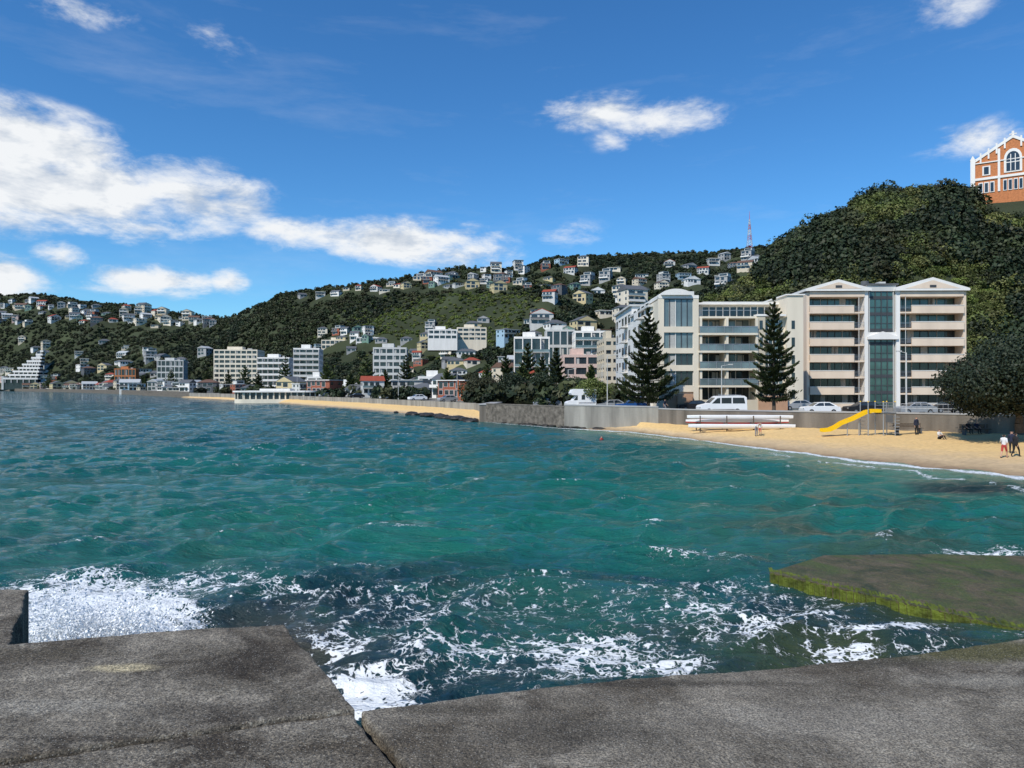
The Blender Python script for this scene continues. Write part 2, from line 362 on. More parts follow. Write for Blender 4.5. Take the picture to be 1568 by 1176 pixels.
wall('sea_wall',864,1008,-1.5,2.95,.5,'wall3',cap='grey')
wall('sea_wall',1008,3000,-.5,2.75,.4,'wall2',step=12,cap='grey')
wall('sea_wall',-700,290,-1,3.1,.6,'stone',step=18)
wall('sea_wall',290,740,.1,2.5,.4,'wall3',step=15)
b=MB(); b.box(-.9,.9,-1,14,-2,2.6,'wall2'); b.box(-1.0,1.0,-1.1,14.1,2.6,2.8,'grey'); b.obj('groyne',(X(744,112),112,0),-.1,bevel=.05)
# ------------------------------------------------------------------ hills
cols={-700:[(900,0),(1050,520),(1200,470),(1400,440)],-350:[(900,0),(1000,530),(1100,480),(1300,440)],0:[(915,0),(980,560),(1080,500),(1200,452)],60:[(860,0),(930,560),(1040,500),(1180,450)],120:[(760,0),(850,555),(1000,500),(1150,460)],
 200:[(620,0),(780,550),(950,505),(1100,468)],290:[(540,0),(700,552),(850,515),(1000,482)],350:[(500,0),(640,552),(760,515),(880,486)],
 390:[(480,0),(600,548),(690,505),(770,470)],420:[(470,0),(560,545),(660,490),(720,456)],500:[(440,0),(520,542),(620,482),(700,441)],600:[(400,0),(480,538),(600,475),(700,429)],
 700:[(300,0),(420,532),(600,460),(720,412)],760:[(280,0),(400,525),(580,462),(720,409)],800:[(240,0),(380,520),(560,462),(720,411)],840:[(230,0),(360,515),(560,450),(730,396)],900:[(220,0),(340,512),(560,445),(740,392)],1000:[(200,0),(320,508),(540,445),(740,388)],
 1100:[(190,0),(300,500),(520,440),(740,386)],1160:[(190,0),(300,490),(500,430),(740,380)],1200:[(180,0),(300,480),(500,420),(740,375)],1300:[(180,0),(300,480),(500,420),(740,377)],1700:[(180,0),(300,480),(500,430),(740,390)],2600:[(180,0),(300,480),(500,440),(740,400)]}
ck=sorted(cols)
colY=[];colZ=[]
for k in ck:
    pts=cols[k]; Ys=np.array([p[0] for p in pts],float); Zs=np.array([2.0 if p[1]==0 else Z(p[1],p[0]) for p in pts])
    colY.append(Ys); colZ.append(Zs)
colY=np.array(colY); colZ=np.array(colZ); ckn=np.array(ck,float)
def hillz(px,Y):
    px=np.asarray(px,float); Y=np.asarray(Y,float)
    ys=[np.interp(px,ckn,colY[:,i]) for i in range(4)]; zs=[np.interp(px,ckn,colZ[:,i]) for i in range(4)]
    z=np.full_like(Y,1.0)
    for i in range(3):
        t=np.clip((Y-ys[i])/(ys[i+1]-ys[i]),0,1); seg=zs[i]+(zs[i+1]-zs[i])*t
        z=np.where(Y>=ys[i],seg,z)
    beyond=Y>ys[3]; z=np.where(beyond,zs[3]-(Y-ys[3])*.35,z)
    nzv=(fbm(X(px,Y)/70,Y/70,4)-.5)*np.clip((Y-ys[0])/120,0,1)*np.clip(np.abs(Y-ys[3])/160,.12,1)
    return z+nzv*44
pc=np.linspace(-700,2400,420); rr=[]
y0=np.interp(pc,ckn,colY[:,0]); y3=np.interp(pc,ckn,colY[:,3])
for t in np.linspace(-.05,1.5,90):
    Yr=y0+(y3-y0)*t; rr.append(np.stack([X(pc,Yr),Yr,hillz(pc,Yr)],-1))
M['hillsoil']=mat('hill_undergrowth',(.035,.045,.02),.95,.5,.02,bump=1.5,bscale=.15)
gridmesh('hill',np.array(rr),M['hillsoil'])
NR=np.array([(1040,500),(1080,474),(1110,455),(1150,426),(1200,390),(1240,358),(1300,324),(1350,302),(1400,294),(1450,302),(1490,312),(1568,306),(1700,296),(1900,310),(2300,360),(2900,400)],float)
def nhz(px,Y):
    top=np.interp(px,NR[:,0],NR[:,1]); zt=Z(top,205); y0=134+0*px; t=(Y-y0)/(205-y0)
    tt=np.clip(t,0,1); s=tt**.85
    z=1.5+(zt-1.5)*s
    z=np.where(Y>228,zt-(Y-228)*.3,z)
    return z+(fbm(X(px,Y)/24,Y/24,3)-.5)*14*np.clip(t,0,1)*np.clip(np.abs(Y-205)/30,.15,1)
pc=np.linspace(1040,2900,220); rr=[]
for Yv in np.linspace(132,330,80): rr.append(np.stack([X(pc,np.full_like(pc,Yv)),np.full_like(pc,Yv),nhz(pc,np.full_like(pc,Yv))],-1))
gridmesh('near_hill',np.array(rr),M['hillsoil'])
# ------------------------------------------------------------------ houses
wallk=['white']*6+['cream']*4+['lgrey']*5+['beige']*3+['grey']*4+['blue','yellowh','dgrey','dgrey','dgrey','pink','redb','teal']
roofk=['rgrey']*7+['rlight']*2+['rred']*2+['rbrown']*3+['dgrey']*3
def house_mesh(i,hs=None):
    b=MB(); wd=random.uniform(7,14); dp=random.uniform(8,11); st=random.choice([1,2,2,2,3]); h=2.9*st
    wk=random.choice(wallk); rk=random.choice(roofk); kind=random.choice(['gable','gablex','hip','flat','flat','stack'])
    b.box(-wd/2,wd/2,0,dp,-7,h,wk)
    if kind=='gable': b.prism([(-wd/2-.5,h+.003),(wd/2+.5,h+.003),(0,h+wd*.24)],-.5,dp+.5,'y',rk); b.prism([(-wd/2+.3,h),(wd/2-.3,h),(0,h+wd*.24-.4)],-.52,-.4,'y',wk)
    elif kind=='gablex': b.prism([(-.5,h+.003),(dp+.5,h+.003),(dp/2,h+dp*.26)],-wd/2-.4,wd/2+.4,'x',rk)
    elif kind=='hip':
        x0,x1=-wd/2-.5,wd/2+.5; y0_,y1_=-.5,dp+.5; z=h+.003; hh=h+2.1; a=min(dp*.45,wd*.4)
        b.add([(x0,y0_,z),(x1,y0_,z),(x1,y1_,z),(x0,y1_,z),(x0+a,dp/2,hh),(x1-a,dp/2,hh)],[(0,1,5,4),(1,2,5),(2,3,4,5),(3,0,4),(0,3,2,1)],rk)
    elif kind=='flat': b.box(-wd/2-.4,wd/2+.4,-.8,dp+.3,h+.003,h+.3,'white' if random.random()<.4 else rk)
    else:
        b.box(-wd/2-.3,wd/2+.3,-.5,dp+.3,h+.003,h+.25,'lgrey'); b.box(-wd/4,wd/2-.3,2,dp,h+.25,h+2.9,random.choice(wallk)); b.box(-wd/4-.4,wd/2,1.6,dp+.2,h+2.9,h+3.1,rk)
        b.box(-wd/4+.5,wd/2-1,1.93,2.0,h+.9,h+2.3,'glass')
    for s in range(st):
        z=s*2.9; x=-wd/2+.5
        while x<wd/2-1.5:
            ww=random.choice([1.6,2.4,3.2]); 
            if x+ww>wd/2-.4: break
            lo=random.choice([.8,.8,.2]); b.box(x-.1,x+ww+.1,-.05,0.02,z+lo-.1,z+2.5,'white'); b.box(x,x+ww,-.09,0.01,z+lo,z+2.4,'glass'); x+=ww+random.uniform(.4,1.3)
        for xs in (-wd/2-.05,wd/2-.01):
            b.box(xs,xs+.06,1.2,2.6,z+.9,z+2.2,'glass'); b.box(xs,xs+.06,dp-3.4,dp-1.6,z+.9,z+2.2,'glass')
        if s>0 and random.random()<.5:
            b.box(-wd/2,wd/2*.6,-1.6,-.1,z-.12,z+.02,'white'); b.box(-wd/2,wd/2*.6,-1.6,-1.55,z+.02,z+.95,random.choice(['lglass','white','dgrey']))
    return b
HM=[]
for i in range(44):
    o=house_mesh(i).obj('tmp'); HM.append(o.data); bpy.data.objects.remove(o)
houses=[]
def put_house(px,py=None,Y=None,zf=None,scale=1,name='hillside_house',gap=11):
    if Y is None:
        ys=np.linspace(np.interp(px,ckn,colY[:,0])-15,np.interp(px,ckn,colY[:,3])-2,500); zz=hillz(np.full_like(ys,px),ys); pp=592-(zz-CH)/ys*F
        j=np.where(pp<=py)[0]
        if len(j)==0: return
        Y=ys[j[0]]
    z=max(2.2,float(hillz(np.array([px]),np.array([Y]))[0])); x=X(px,Y)
    for hx,hy in houses:
        if (hx-x)**2+(hy-Y)**2<gap**2: return
    houses.append((x,Y)); o=bpy.data.objects.new(name,random.choice(HM)); scene.collection.objects.link(o)
    o.location=(x,Y,z+.8); o.rotation_euler=(0,0,-math.atan2(x,Y)*.6+random.uniform(-.7,.7)); s=scale*random.uniform(.75,1.15); o.scale=(s,s,s)
def region(n,x0,x1,f0,f1,sc=1,gap=12):
    for i in range(n):
        px=random.uniform(x0,x1); t=random.random(); ya=np.interp(px,*zip(*f0)); yb=np.interp(px,*zip(*f1)); put_house(px,ya+(yb-ya)*t,scale=sc,gap=gap)
ridge=[(-200,450),(0,458),(100,464),(200,474),(290,488),(350,494),(420,462),(500,446),(600,434),(700,418),(760,416),(800,418),(840,404),(900,400),(1000,398),(1160,394)]
region(130,-150,330,ridge,[(-200,500),(0,498),(345,506)],1.15,13)
region(60,-150,330,[(-200,515),(300,530)],[(-200,590),(330,590)],1.1,14)
region(24,455,640,[(455,455),(640,430)],[(455,462),(640,445)],.85)
region(75,640,810,[(640,426),(810,410)],[(640,440),(810,452)],.95)
region(90,820,1180,[(820,406),(1180,396)],[(820,475),(1000,475),(1180,425)],.95,16)
region(26,700,960,[(700,490),(960,470)],[(700,530),(960,520)],.85)
region(110,480,950,[(480,515),(640,508),(950,505)],[(480,540),(950,590)],.8,11)
region(60,600,950,[(600,560),(950,560)],[(600,598),(950,598)],.7,10)
for px in range(-150,300,12): put_house(px,Y=float(backY(px))+random.uniform(22,40),scale=.9,name='shore_house')
for px in range(-150,300,13): put_house(px,Y=float(backY(px))+random.uniform(50,90),scale=1.0,name='shore_house')
for px in range(300,740,17): put_house(px,Y=float(backY(px))+random.uniform(35,70),scale=.72,name='shore_house')
# ------------------------------------------------------------------ apartment blocks
def block(name,px0,px1,ptop,Y,depth=14,floors=6,wk='white',rot=0,bay=3.2,band=1.15,balc=False,shadek=None,top=True,z0=2.2,g='glass',pier=.5):
    x0,x1=X(px0,Y),X(px1,Y); wd=x1-x0; zt=Z(ptop,Y); h=zt-z0; fh=h/floors
    b=MB(); i=.35
    b.box(i,wd-i,i,depth-i,-6,h-.2,g)
    for f in range(floors+1):
        za=f*fh-band*.35; zb_=za+band
        if f==floors: zb_=h+.4
        b.box(0,wd,0,depth,max(-6,za) if f else -6,zb_,wk)
    nx=max(2,int(round(wd/bay))); ny=max(2,int(round(depth/bay)))
    for k in range(nx+1):
        c=k*wd/nx; a=max(-.004,c-pier/2); e=min(wd+.004,c+pier/2)
        if k==0: a,e=-.004,pier
        if k==nx: a,e=wd-pier,wd+.004
        b.box(a,e,-.004,i+.1,-6,h+.395,wk)
    for k in range(ny+1):
        c=k*depth/ny; 
        for (xa,xb) in ((-.006,i+.1),(wd-i-.1,wd+.006)):
            b.box(xa,xb,max(.3,c-pier),min(depth-.01,c+pier),-6,h+.39,shadek or wk)  # side piers can take a darker colour that paints in shade
    for f in range(floors):
        for k in range(nx):
            c0=k*wd/nx+pier/2; c1=(k+1)*wd/nx-pier/2; z=f*fh+band*.65
            b.box((c0+c1)/2-.04,(c0+c1)/2+.04,i-.06,i,z,z+fh-band,'frame')
            if random.random()<.3: b.box(c0,c0+(c1-c0)*random.uniform(.3,.5),i-.03,i-.002,z,z+fh-band,'curtain')
    if balc:
        for f in range(1,floors):
            z=f*fh; b.box(.2,wd-.2,-1.4,-.01,z-.15,z,wk); b.box(.2,wd-.2,-1.4,-1.34,z+.003,z+.95,balc)
            for k in range(nx+1):
                c=min(wd-.2,max(.2,k*wd/nx)); b.box(c-.05,c+.05,-1.33,-.01,z+.003,z+fh-.16,wk)
    if top:
        b.box(wd*.25,wd*.6,depth*.3,depth*.7,h+.4,h+2.4,wk); b.box(wd*.7,wd*.8,depth*.4,depth*.6,h+.4,h+1.5,'grey')
    houses.append(((x0+x1)/2,Y+5))
    return b.obj(name,(x0,Y,z0),rot)
block('apartment_block',327,392,536,430,18,9,'cream',.1,balc=False)
block('apartment_block',394,442,548,400,16,6,'white',.1,balc='white')
block('apartment_block',449,488,534,355,16,8,'white',.15,shadek='lgrey',balc='lgrey')  # white block; grey on the side piers is painted shade
block('apartment_block',571,622,533,320,16,7,'lgrey',.1,shadek='grey')  # side piers coloured darker to stand in for the shaded face
block('apartment_block',545,582,517,520,14,3,'white',.1,z0=Z(540,520),g='glass')
block('apartment_block',492,545,521,540,12,2,'cream',.1,z0=Z(535,540))
block('apartment_block',655,700,505,400,14,2,'white',.1,z0=Z(520,400))
block('apartment_block',700,745,502,410,14,3,'cream',.1,z0=Z(522,410))
block('apartment_block',787,842,517,265,14,4,'white',0,balc='lglass')
block('apartment_block',836,880,506,285,14,4,'lgrey',0)
block('apartment_block',880,932,508,270,12,3,'white',0,z0=Z(545,270),balc='lglass')
block('apartment_block',862,918,545,210,12,4,'pink',0)
block('apartment_block',925,950,520,165,14,7,'beige',0)
block('apartment_block',240,278,552,560,14,5,'lgrey',.2)
block('apartment_block',470,498,578,300,10,3,'white',.1)
block('apartment_block',515,552,590,290,10,2,'white',.1)
block('apartment_block',640,690,578,235,10,3,'white',.1)
block('apartment_block',175,205,565,640,10,3,'brick',.2)
b=MB()
for i in range(9):
    y=i*5; z=i*4.4
    b.box(-10+i*3.0,25-i*1.0,y,y+9,z-10,z+2.2,'glass'); b.box(-10+i*3.2,27-i*1.0,y-2.2,y+8,z+2.2,z+4.3,'white')
    for k in range(6): xx=-8+i*3.0+k*(32-i*4)/5; b.box(xx,xx+.5,y-2.1,y-.02,z-1.8,z+2.19,'white')
b.box(-12,-9.7,-1,30,-10,6,'lgrey'); b.obj('terraced_apartments',(X(20,860),860,12),.25)
b=MB(); W2=20
b.box(0,W2,0,8,-3,.9,'cream'); b.box(.4,W2-.4,.5,7.5,.9,3.2,'glass')
for i in range(11):
    x=.3+i*(W2-.6)/10; b.box(x-.22,x+.22,.15,.5,.9,3.2,'cream')
b.box(-.5,W2+.5,-.6,8.6,3.2,3.75,'white'); b.box(5,15,1.5,6.5,3.75,4.4,'white')
for e in (0,W2):
    b.cyl((e,4,-3),(e,4,.9),3.9,3.9,'cream',24); b.cyl((e,4,.9),(e,4,3.2),3.5,3.5,'glass',24); b.cyl((e,4,3.2),(e,4,3.7),4.5,4.5,'white',24)
    for k in range(12):
        a=k*math.pi/6; b.cyl((e+3.75*math.cos(a),4+3.75*math.sin(a),.9),(e+3.75*math.cos(a),4+3.75*math.sin(a),3.2),.2,.2,'cream',6)
b.obj('beach_pavilion',(X(372,236),236,.4),.05)
# ---------------- right apartment building
Yb=112.0; ppm=Yb/F
def zz(py): return Z(py,Yb)-2.2
root=empty('balcony_apartment_building',(X(1235,Yb),Yb,2.2),-.03)
def xb(px): return (px-1235)*ppm
wl=MB(); gl=MB(); rf=MB(); rl=MB()
cxL,cxR=xb(1328),xb(1370); WW=xb(1475)
wl.box(0,.2,1.5,18,-1,zz(447)-.01,'pinkc'); wl.box(WW-.2,WW,1.5,18,-1,zz(447)-.01,'pinkc')
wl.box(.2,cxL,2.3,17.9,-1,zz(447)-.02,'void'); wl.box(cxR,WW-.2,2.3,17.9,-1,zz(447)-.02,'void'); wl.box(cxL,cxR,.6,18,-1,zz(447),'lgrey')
per=24.8
for bayi,(a,c) in enumerate(((0,cxL),(cxR,WW))):
    outer0=bayi==0
    wl.box(a-.003,a+.45,-.05,2.28,-1,zz(448),'pinkc') if outer0 else wl.box(c-.45,c+.003,-.05,2.28,-1,zz(448),'pinkc')
    wl.box(c-.6,c,-.1,2.3,-1,zz(446),'white') if outer0 else wl.box(a,a+.6,-.1,2.3,-1,zz(446),'white')
    ia=a+.45 if outer0 else a+.6; ic=c-.6 if outer0 else c-.45
    for k in range(8):
        pc_=462+per*k
        zo0,zo1=zz(pc_+6.8),zz(pc_-6.5)
        lo=zz(pc_+18.3)
        if k<7:
            sw=ic-1.7 if outer0 else ic; sa=ia if outer0 else ia+1.7
            wl.box(sa,sw,-.35,-.15,lo,zo0,'pinkc'); wl.box(sa,sw,-.40,-.1,zo0,zo0+.09,'white')
            wl.box(ia,ic,-.14,2.29,lo,lo+.26,'pinkc')
            ra,rb_=(sw,ic) if outer0 else (ia,sa)
            for q_ in range(4): rl.box(ra,rb_,-.13,-.1,lo+.45+q_*.22,lo+.49+q_*.22,'metal')
            rl.box(ra+.8,ra+.86,-.12,-.08,lo+.27,zo1+.3,'white')
        gl.box(ia+.3,ic-.2,2.22,2.28,max(-1,zo0-.9),zo1+.02,'gglass' if k<2 else 'glass')
        nm=7
        for j in range(nm+1):
            x=ia+.3+(ic-ia-.5)*j/nm; rl.box(x-.04,x+.04,2.14,2.2,max(-1,zo0-.9),zo1+.1,'curtain' if j in (2,5) else 'frame')
        for q_ in range(2):
            if random.random()<.55:
                x=ia+.5+random.random()*(ic-ia-2); gl.box(x,x+random.uniform(.5,1.1),2.205,2.215,zo0-.6,zo1,'curtain')
    wl.box(ia,ic,-.2,2.28,zz(455)+.02,zz(447),'pinkc')
    pk=zz(429.5 if outer0 else 427); e=zz(446)
    rf.prism([(a-.3,e-.02),(c+.3,e-.02),(c+.3,e+.35),((a+c)/2,pk+.1),(a-.3,e+.35)],-.6,17,'y','white')
    rf.prism([(a+1.2,e+.3),(c-1.2,e+.3),((a+c)/2,pk-.35)],-.62,-.58,'y','pinkc')
    rf.box((a+c)/2-.5,(a+c)/2+.5,-.65,-.61,e+.45,e+.85,'frame')
for (pa,pb) in ((447,508),(521,628)):
    gl.box(cxL+.3,cxR-.3,.3,.4,zz(pb),zz(pa),'gglass')
    for j in range(5):
        x=cxL+.3+(cxR-cxL-.6)*j/4; rl.box(x-.06,x+.06,.2,.29,zz(pb),zz(pa),'lgrey' if j in(0,4) else 'frame')
    z=zz(pb); i_=0
    while z<zz(pa):
        rl.box(cxL+.3,cxR-.3,.22,.27,z,z+.08,'frame')
        if i_%2==0: gl.box(cxL+.3,cxR-.3,.27,.298,z,z+.5,'frame')
        z+=1.28; i_+=1
wl.box(cxL,cxR,-.05,.4,zz(520),zz(509),'white'); rf.prism([(cxL-.2,zz(520)),(cxR+.2,zz(520)),(cxR+.2,zz(516)),((cxL+cxR)/2,zz(508)),(cxL-.2,zz(516))],-.4,-.06,'y','white')
rf.box(cxL-.1,cxR+.1,.1,5,zz(446),zz(437),'lgrey'); rf.box(cxL-.4,cxR+.4,-.1,5.4,zz(437),zz(434.5),'dgrey')
rf.cyl((cxL+.9,3,zz(434)),(cxL+.9,3,zz(427)),.6,.6,'dgrey',12); rf.box(cxR-1.6,cxR-.6,2,3.5,zz(434),zz(429),'lgrey')
for bl,nm in ((wl,'walls'),(gl,'windows'),(rf,'roof'),(rl,'railings')): bl.obj(nm,parent=root)
# ---------------- middle apartment building
Yb=98.0; ppm=Yb/F
root=empty('seaside_apartment_building',(X(1008,Yb),Yb,2.2),0)
def xb(px): return (px-1008)*ppm
def zz(py): return Z(py,Yb)-2.2
wl=MB(); gl=MB(); rf=MB(); rl=MB()
xe=xb(1070)
wl.box(0,xe,.4,14,-1,zz(459),'cream')
wl.box(0,.8,0,.4,-1,zz(455),'cream'); wl.box(xb(1062),xe,0,.4,-1,zz(455),'cream')
for (a,c) in ((500,509),(533,541),(559,568),(590,600)): wl.box(.8,xb(1062),0.01,.4,zz(c),zz(a),'cream')
wl.box(0,xe,-.05,14,zz(457)+.004,zz(452),'white'); wl.box(.8,xb(1062),.02,.4,-1,zz(600)-.5,'terra')
for (a,c,kk) in ((458,500,'lglass'),(509,533,'lglass'),(541,559,'glass'),(568,590,'glass')):
    gl.box(.8,xb(1062),.3,.38,zz(c),zz(a),kk)
    for j in range(6):
        x=.8+(xb(1062)-.8)*j/5; rl.box(x-.05,x+.05,.2,.29,zz(c),zz(a),'white' if j in (0,5,2) else 'frame')
    gl.box(xb(1025),xb(1034),.27,.295,zz(c),zz(a)-.3,'curtain')
n_=12; poly=[(xb(1012),zz(452))]+[(xb(1012)+(xb(1058)-xb(1012))*i/n_, zz(450)+ (zz(442.5)-zz(450))*math.sin(math.pi*i/n_)**.6) for i in range(n_+1)]+[(xb(1058),zz(452))]
rf.prism(poly,-.4,9,'y','white')
wl.box(xb(1060),xb(1072)-.3,2,8,zz(452),zz(443),'lgrey')
rf.box(xb(1036),xb(1058),-.9,-.05,-1,zz(603),'terra')
XA=-.3
wl.box(XA,1.5,4,20,-1,zz(465),'white'); wl.box(XA-.0,1.5,20.01,38,-1,zz(455)+1.0,'white')
wl.box(XA-.4,1.7,3.6,20.4,zz(465),zz(465)+.3,'lgrey'); wl.box(XA-.4,1.9,19.7,38.3,zz(455)+1.0,zz(455)+1.3,'lgrey')
for f in range(6):
    z=.4+f*2.62
    for y in (5.5,9,12.5,16,21.5,25,28.5,32,35.2):
        gl.box(XA-.04,XA+.01,y,y+(1.9 if f%2 else 1.5),z+.6,z+2.0,'glass'); wl.box(XA-.08,XA-.0,y-.12,y+2.0,z+.45,z+.57,'lgrey')
    for y in (8.2,24): rf.box(XA-1.1,XA-.01,y,y+3.4,z,z+.14,'white'); rf.box(XA-1.1,XA-1.05,y,y+3.4,z+.14,z+1.0,'white')
xa,xc=xb(1070),xb(1160)
wl.box(xa,xc,3.0,14,-1,zz(484),'cream')
levels=[484,510,537,564,590,617]
for i,py in enumerate(levels):
    z=zz(py); wl.box(xa,xc+.0,-.3 if i else .2,2.99,z-.28,z,'cream')
    if i:
        gl.box(xa+.2,xc-.2,2.92,2.98,z,zz(levels[i-1])-.28,'lglass' if i<2 else 'glass')
        for j in range(9):
            x=xa+.2+(xc-xa-.4)*j/8; rl.box(x-.05,x+.05,2.85,2.91,z,zz(levels[i-1])-.28,'frame' if j%2 else 'white')
        for _ in range(3):
            x=xa+.4+random.random()*(xc-xa-2); gl.box(x,x+.9,2.86,2.9,z+.02,zz(levels[i-1])-.5,'curtain')
        if i<5:
            gl.box(xa+.1,xc-.1,-.28,-.25,z+.01,z+.85,'lglass'); rl.box(xa,xc,-.32,-.22,z+.85,z+.93,'metal')
            for j in range(8):
                x=xa+.1+(xc-xa-.2)*j/7; rl.box(x-.03,x+.03,-.33,-.29,z,z+.9,'metal')
for xx in (xa+.15,xb(1112),xc-.25): wl.box(xx,xx+.3,-.1,.25,-1,zz(484)-.28,'cream')
wl.box(xb(1112)-.1,xb(1112)+.3,.26,2.9,-1,zz(484)-.29,'cream')
wl.box(xb(1084),xb(1215),4.5,13,zz(484),zz(462),'white'); rf.box(xb(1078),xb(1222),3.2,13.5,zz(462),zz(459),'white'); rf.box(xb(1092),xb(1205),5.2,12,zz(459),zz(455),'lgrey')
gl.box(xb(1088),xb(1210),4.42,4.48,zz(480),zz(465),'glass')
for j in range(12):
    x=xb(1088)+(xb(1210)-xb(1088))*j/11; rl.box(x-.06,x+.06,4.3,4.41,zz(480),zz(464),'white')
rl.box(xb(1072),xb(1162),.25,.3,zz(484)+.8,zz(484)+.87,'metal')
xd=xb(1231)
wl.box(xc,xd,1.0,14,-1,zz(484),'cream'); wl.box(xb(1206),xd+.01,.2,12,-1,zz(452),'cream'); wl.box(xb(1204),xd+.2,.0,12.2,zz(452),zz(450),'white')
wl.box(xc,xb(1172),0,.98,-1,zz(484)+.0,'beige'); wl.box(xc-.1,xb(1204)-.02,-.1,1.3,zz(484),zz(481),'white')
for i in range(1,6):
    z=zz(levels[i]); t_=zz(levels[i-1])-.3
    gl.box(xb(1174),xb(1186),.93,.97,z+.4,t_-.2,'glass'); gl.box(xb(1190),xb(1202),.93,.97,z+.2,t_-.2,'lglass')
    wl.box(xb(1173),xb(1203),.7,.95,z-.1,z+.1,'white'); rl.box(xb(1179.5),xb(1180.5),.88,.92,z+.4,t_-.2,'white'); rl.box(xb(1195.5),xb(1196.5),.88,.92,z+.2,t_-.2,'white')
    gl.box(xb(1163),xb(1168),-.03,.02,z+.5,t_-.3,'glass')
    gl.box(xb(1213),xb(1218),.16,.22,z+.6,t_-.3,'glass')
wl.box(xc,xb(1204),-.5,-.02,-1,zz(606),'terra'); wl.box(xe+.01,xc-.01,-.35,-.32,-1,zz(612),'beige')
for bl,nm in ((wl,'walls'),(gl,'windows'),(rf,'roof'),(rl,'railings')): bl.obj(nm,parent=root)
# ---------------- monastery on the hill
Ym=208.0; q_=Ym/F*1.2; root=empty('brick_monastery',(X(1552,Ym),Ym,Z(290,Ym)),-.58)
def mz_(py): return (290-py)*q_*.86
bw=MB(); tr=MB(); gg=MB()
hw=9.9; ev=mz_(243); pk=mz_(213)
bw.prism([(-hw,-14),(hw,-14),(hw,ev),(0,pk),(-hw,ev)],0,22,'y','brick')
bw.box(hw+.01,hw+22,3,20,-14,ev-1,'brick'); tr.box(hw+.02,hw+22,2.9,20.1,ev-1,ev-.3,'white')
for s in (-1,1):
    tr.prism([(s*hw,ev-.2),(s*hw,ev+.7),(0,pk+.9),(0,pk)],-.25,.4,'y','white')
    for i in range(1,5):
        t=i/5; x=s*hw*(1-t); z=ev+(pk-ev)*t; tr.box(x-.22,x+.22,-.3,.2,z-1.6,z+1.5,'white')
    tr.box(s*hw-.6,s*hw+.6,-.4,1.2,-14,ev+.9,'white'); tr.prism([(s*hw-.7,ev+.9),(s*hw+.7,ev+.9),(s*hw,ev+2.3)],-.4,1.2,'y','white')
    tr.box(s*3.4-.3,s*3.4+.3,-.25,.1,0,pk-2.6,'white')
    xw=s*6.5
    tr.box(xw-1.0,xw+1.0,-.2,.02,5.2,8.0,'white'); gg.box(xw-.6,xw+.6,-.24,.0,5.5,7.7,'glass')
    for dx in (-1.4,0,1.4): tr.box(xw+dx-.6,xw+dx+.6,-.2,.02,.0,3.2,'white'); gg.box(xw+dx-.4,xw+dx+.4,-.24,0,.2,2.9,'glass')
tr.box(-hw,hw,-.3,.05,3.9,4.6,'white'); tr.box(-hw,hw,-.28,.05,8.9,9.2,'white'); tr.box(-.3,.3,-.2,.3,pk,pk+2.0,'white'); tr.box(-.9,.9,-.15,.2,pk+1.0,pk+1.3,'white')
def arch(x0,x1,z0,z1,y,k,bb):
    r=(x1-x0)/2; c=(x0+x1)/2; bb.prism([(x0,z0),(x1,z0)]+[(c+r*math.cos(a),z1-r+1.3*r*math.sin(a)) for a in np.linspace(0,math.pi,9)],y,y+.1,'y',k)
arch(-2.2,2.2,5.2,11.5,-.2,'white',tr); arch(-1.6,1.6,5.6,10.8,-.28,'glass',gg)
for dx in (-.55,.55): tr.box(dx-.1,dx+.1,-.33,-.29,5.6,10.5,'white')
tr.box(-1.6,1.6,-.34,-.285,8,8.25,'white')
for dx in (-1.9,-.65,.65,1.9): tr.box(dx-.5,dx+.5,-.2,.02,.0,3.3,'white'); gg.box(dx-.36,dx+.36,-.24,0,.2,3,'glass')
for bl,nm in ((bw,'walls'),(tr,'stone_trim'),(gg,'windows')): bl.obj(nm,parent=root)
b=MB(); H=41; s0=2.6
for sx_,sy_ in ((-1,-1),(1,-1),(1,1),(-1,1)): b.cyl((sx_*s0,sy_*s0,0),(sx_*.4,sy_*.4,H*.8),.25,.18,'metal',5)
for i in range(12):
    t=i/12; t2=(i+1)/12; a=s0+(.4-s0)*t; c=s0+(.4-s0)*t2; za,zb2=H*.8*t,H*.8*t2; k='red' if i%4<2 else 'white'
    for (p,q) in (((-a,-a),(c,-c)),((a,-a),(-c,-c)),((a,-a),(c,c)),((a,a),(c,-c)),((-a,a),(c,c)),((-a,-a),(-c,c))): b.cyl((p[0],p[1],za),(q[0],q[1],zb2),.13,.13,k,4)
b.cyl((0,0,H*.8),(0,0,H),.25,.1,'red',6); b.obj('radio_mast',(X(1148,735),735,Z(384,735)))
# ------------------------------------------------------------------ hill vegetation
ha=np.array(houses)
def far_points(n,pxlo,pxhi,ymin_t=0.0,ymax_t=1.05):
    px=rng.uniform(pxlo,pxhi,n); a=np.interp(px,ckn,colY[:,0]); c=np.interp(px,ckn,colY[:,3]); t=ymin_t+(ymax_t-ymin_t)*rng.random(n)
    Y=a+(c-a)*t; z=hillz(px,Y); x=X(px,Y)
    d=np.full(n,1e9)
    for hx,hy in ha: d=np.minimum(d,((x-hx)/1.0)**2+((Y-hy+3)/1.4)**2)
    k=d>7.6**2
    return px[k],x[k],Y[k],z[k],t[k]
cf=protos('far_tree',[LM_far,LM_far,LM_dark,LM_green,LM_green],200,3.6,3.8,1.35,10,9)
px,x,y,z,t=far_points(21000,-200,1230)
greenm=np.exp(-((px-690)/140)**2)*np.exp(-((t-.52)/.24)**2)
gsel=rng.random(len(px))<greenm*1.8
pat_=fbm(x/60,y/60,3)
pid=np.where(gsel,rng.choice([3,4,8,9],len(px)),np.where(pat_>.5,rng.choice([0,1,5,6],len(px)),rng.choice([2,7,2,1],len(px))))
sc=np.where(gsel,rng.uniform(.3,.5,len(px)),rng.uniform(.55,1.25,len(px)))
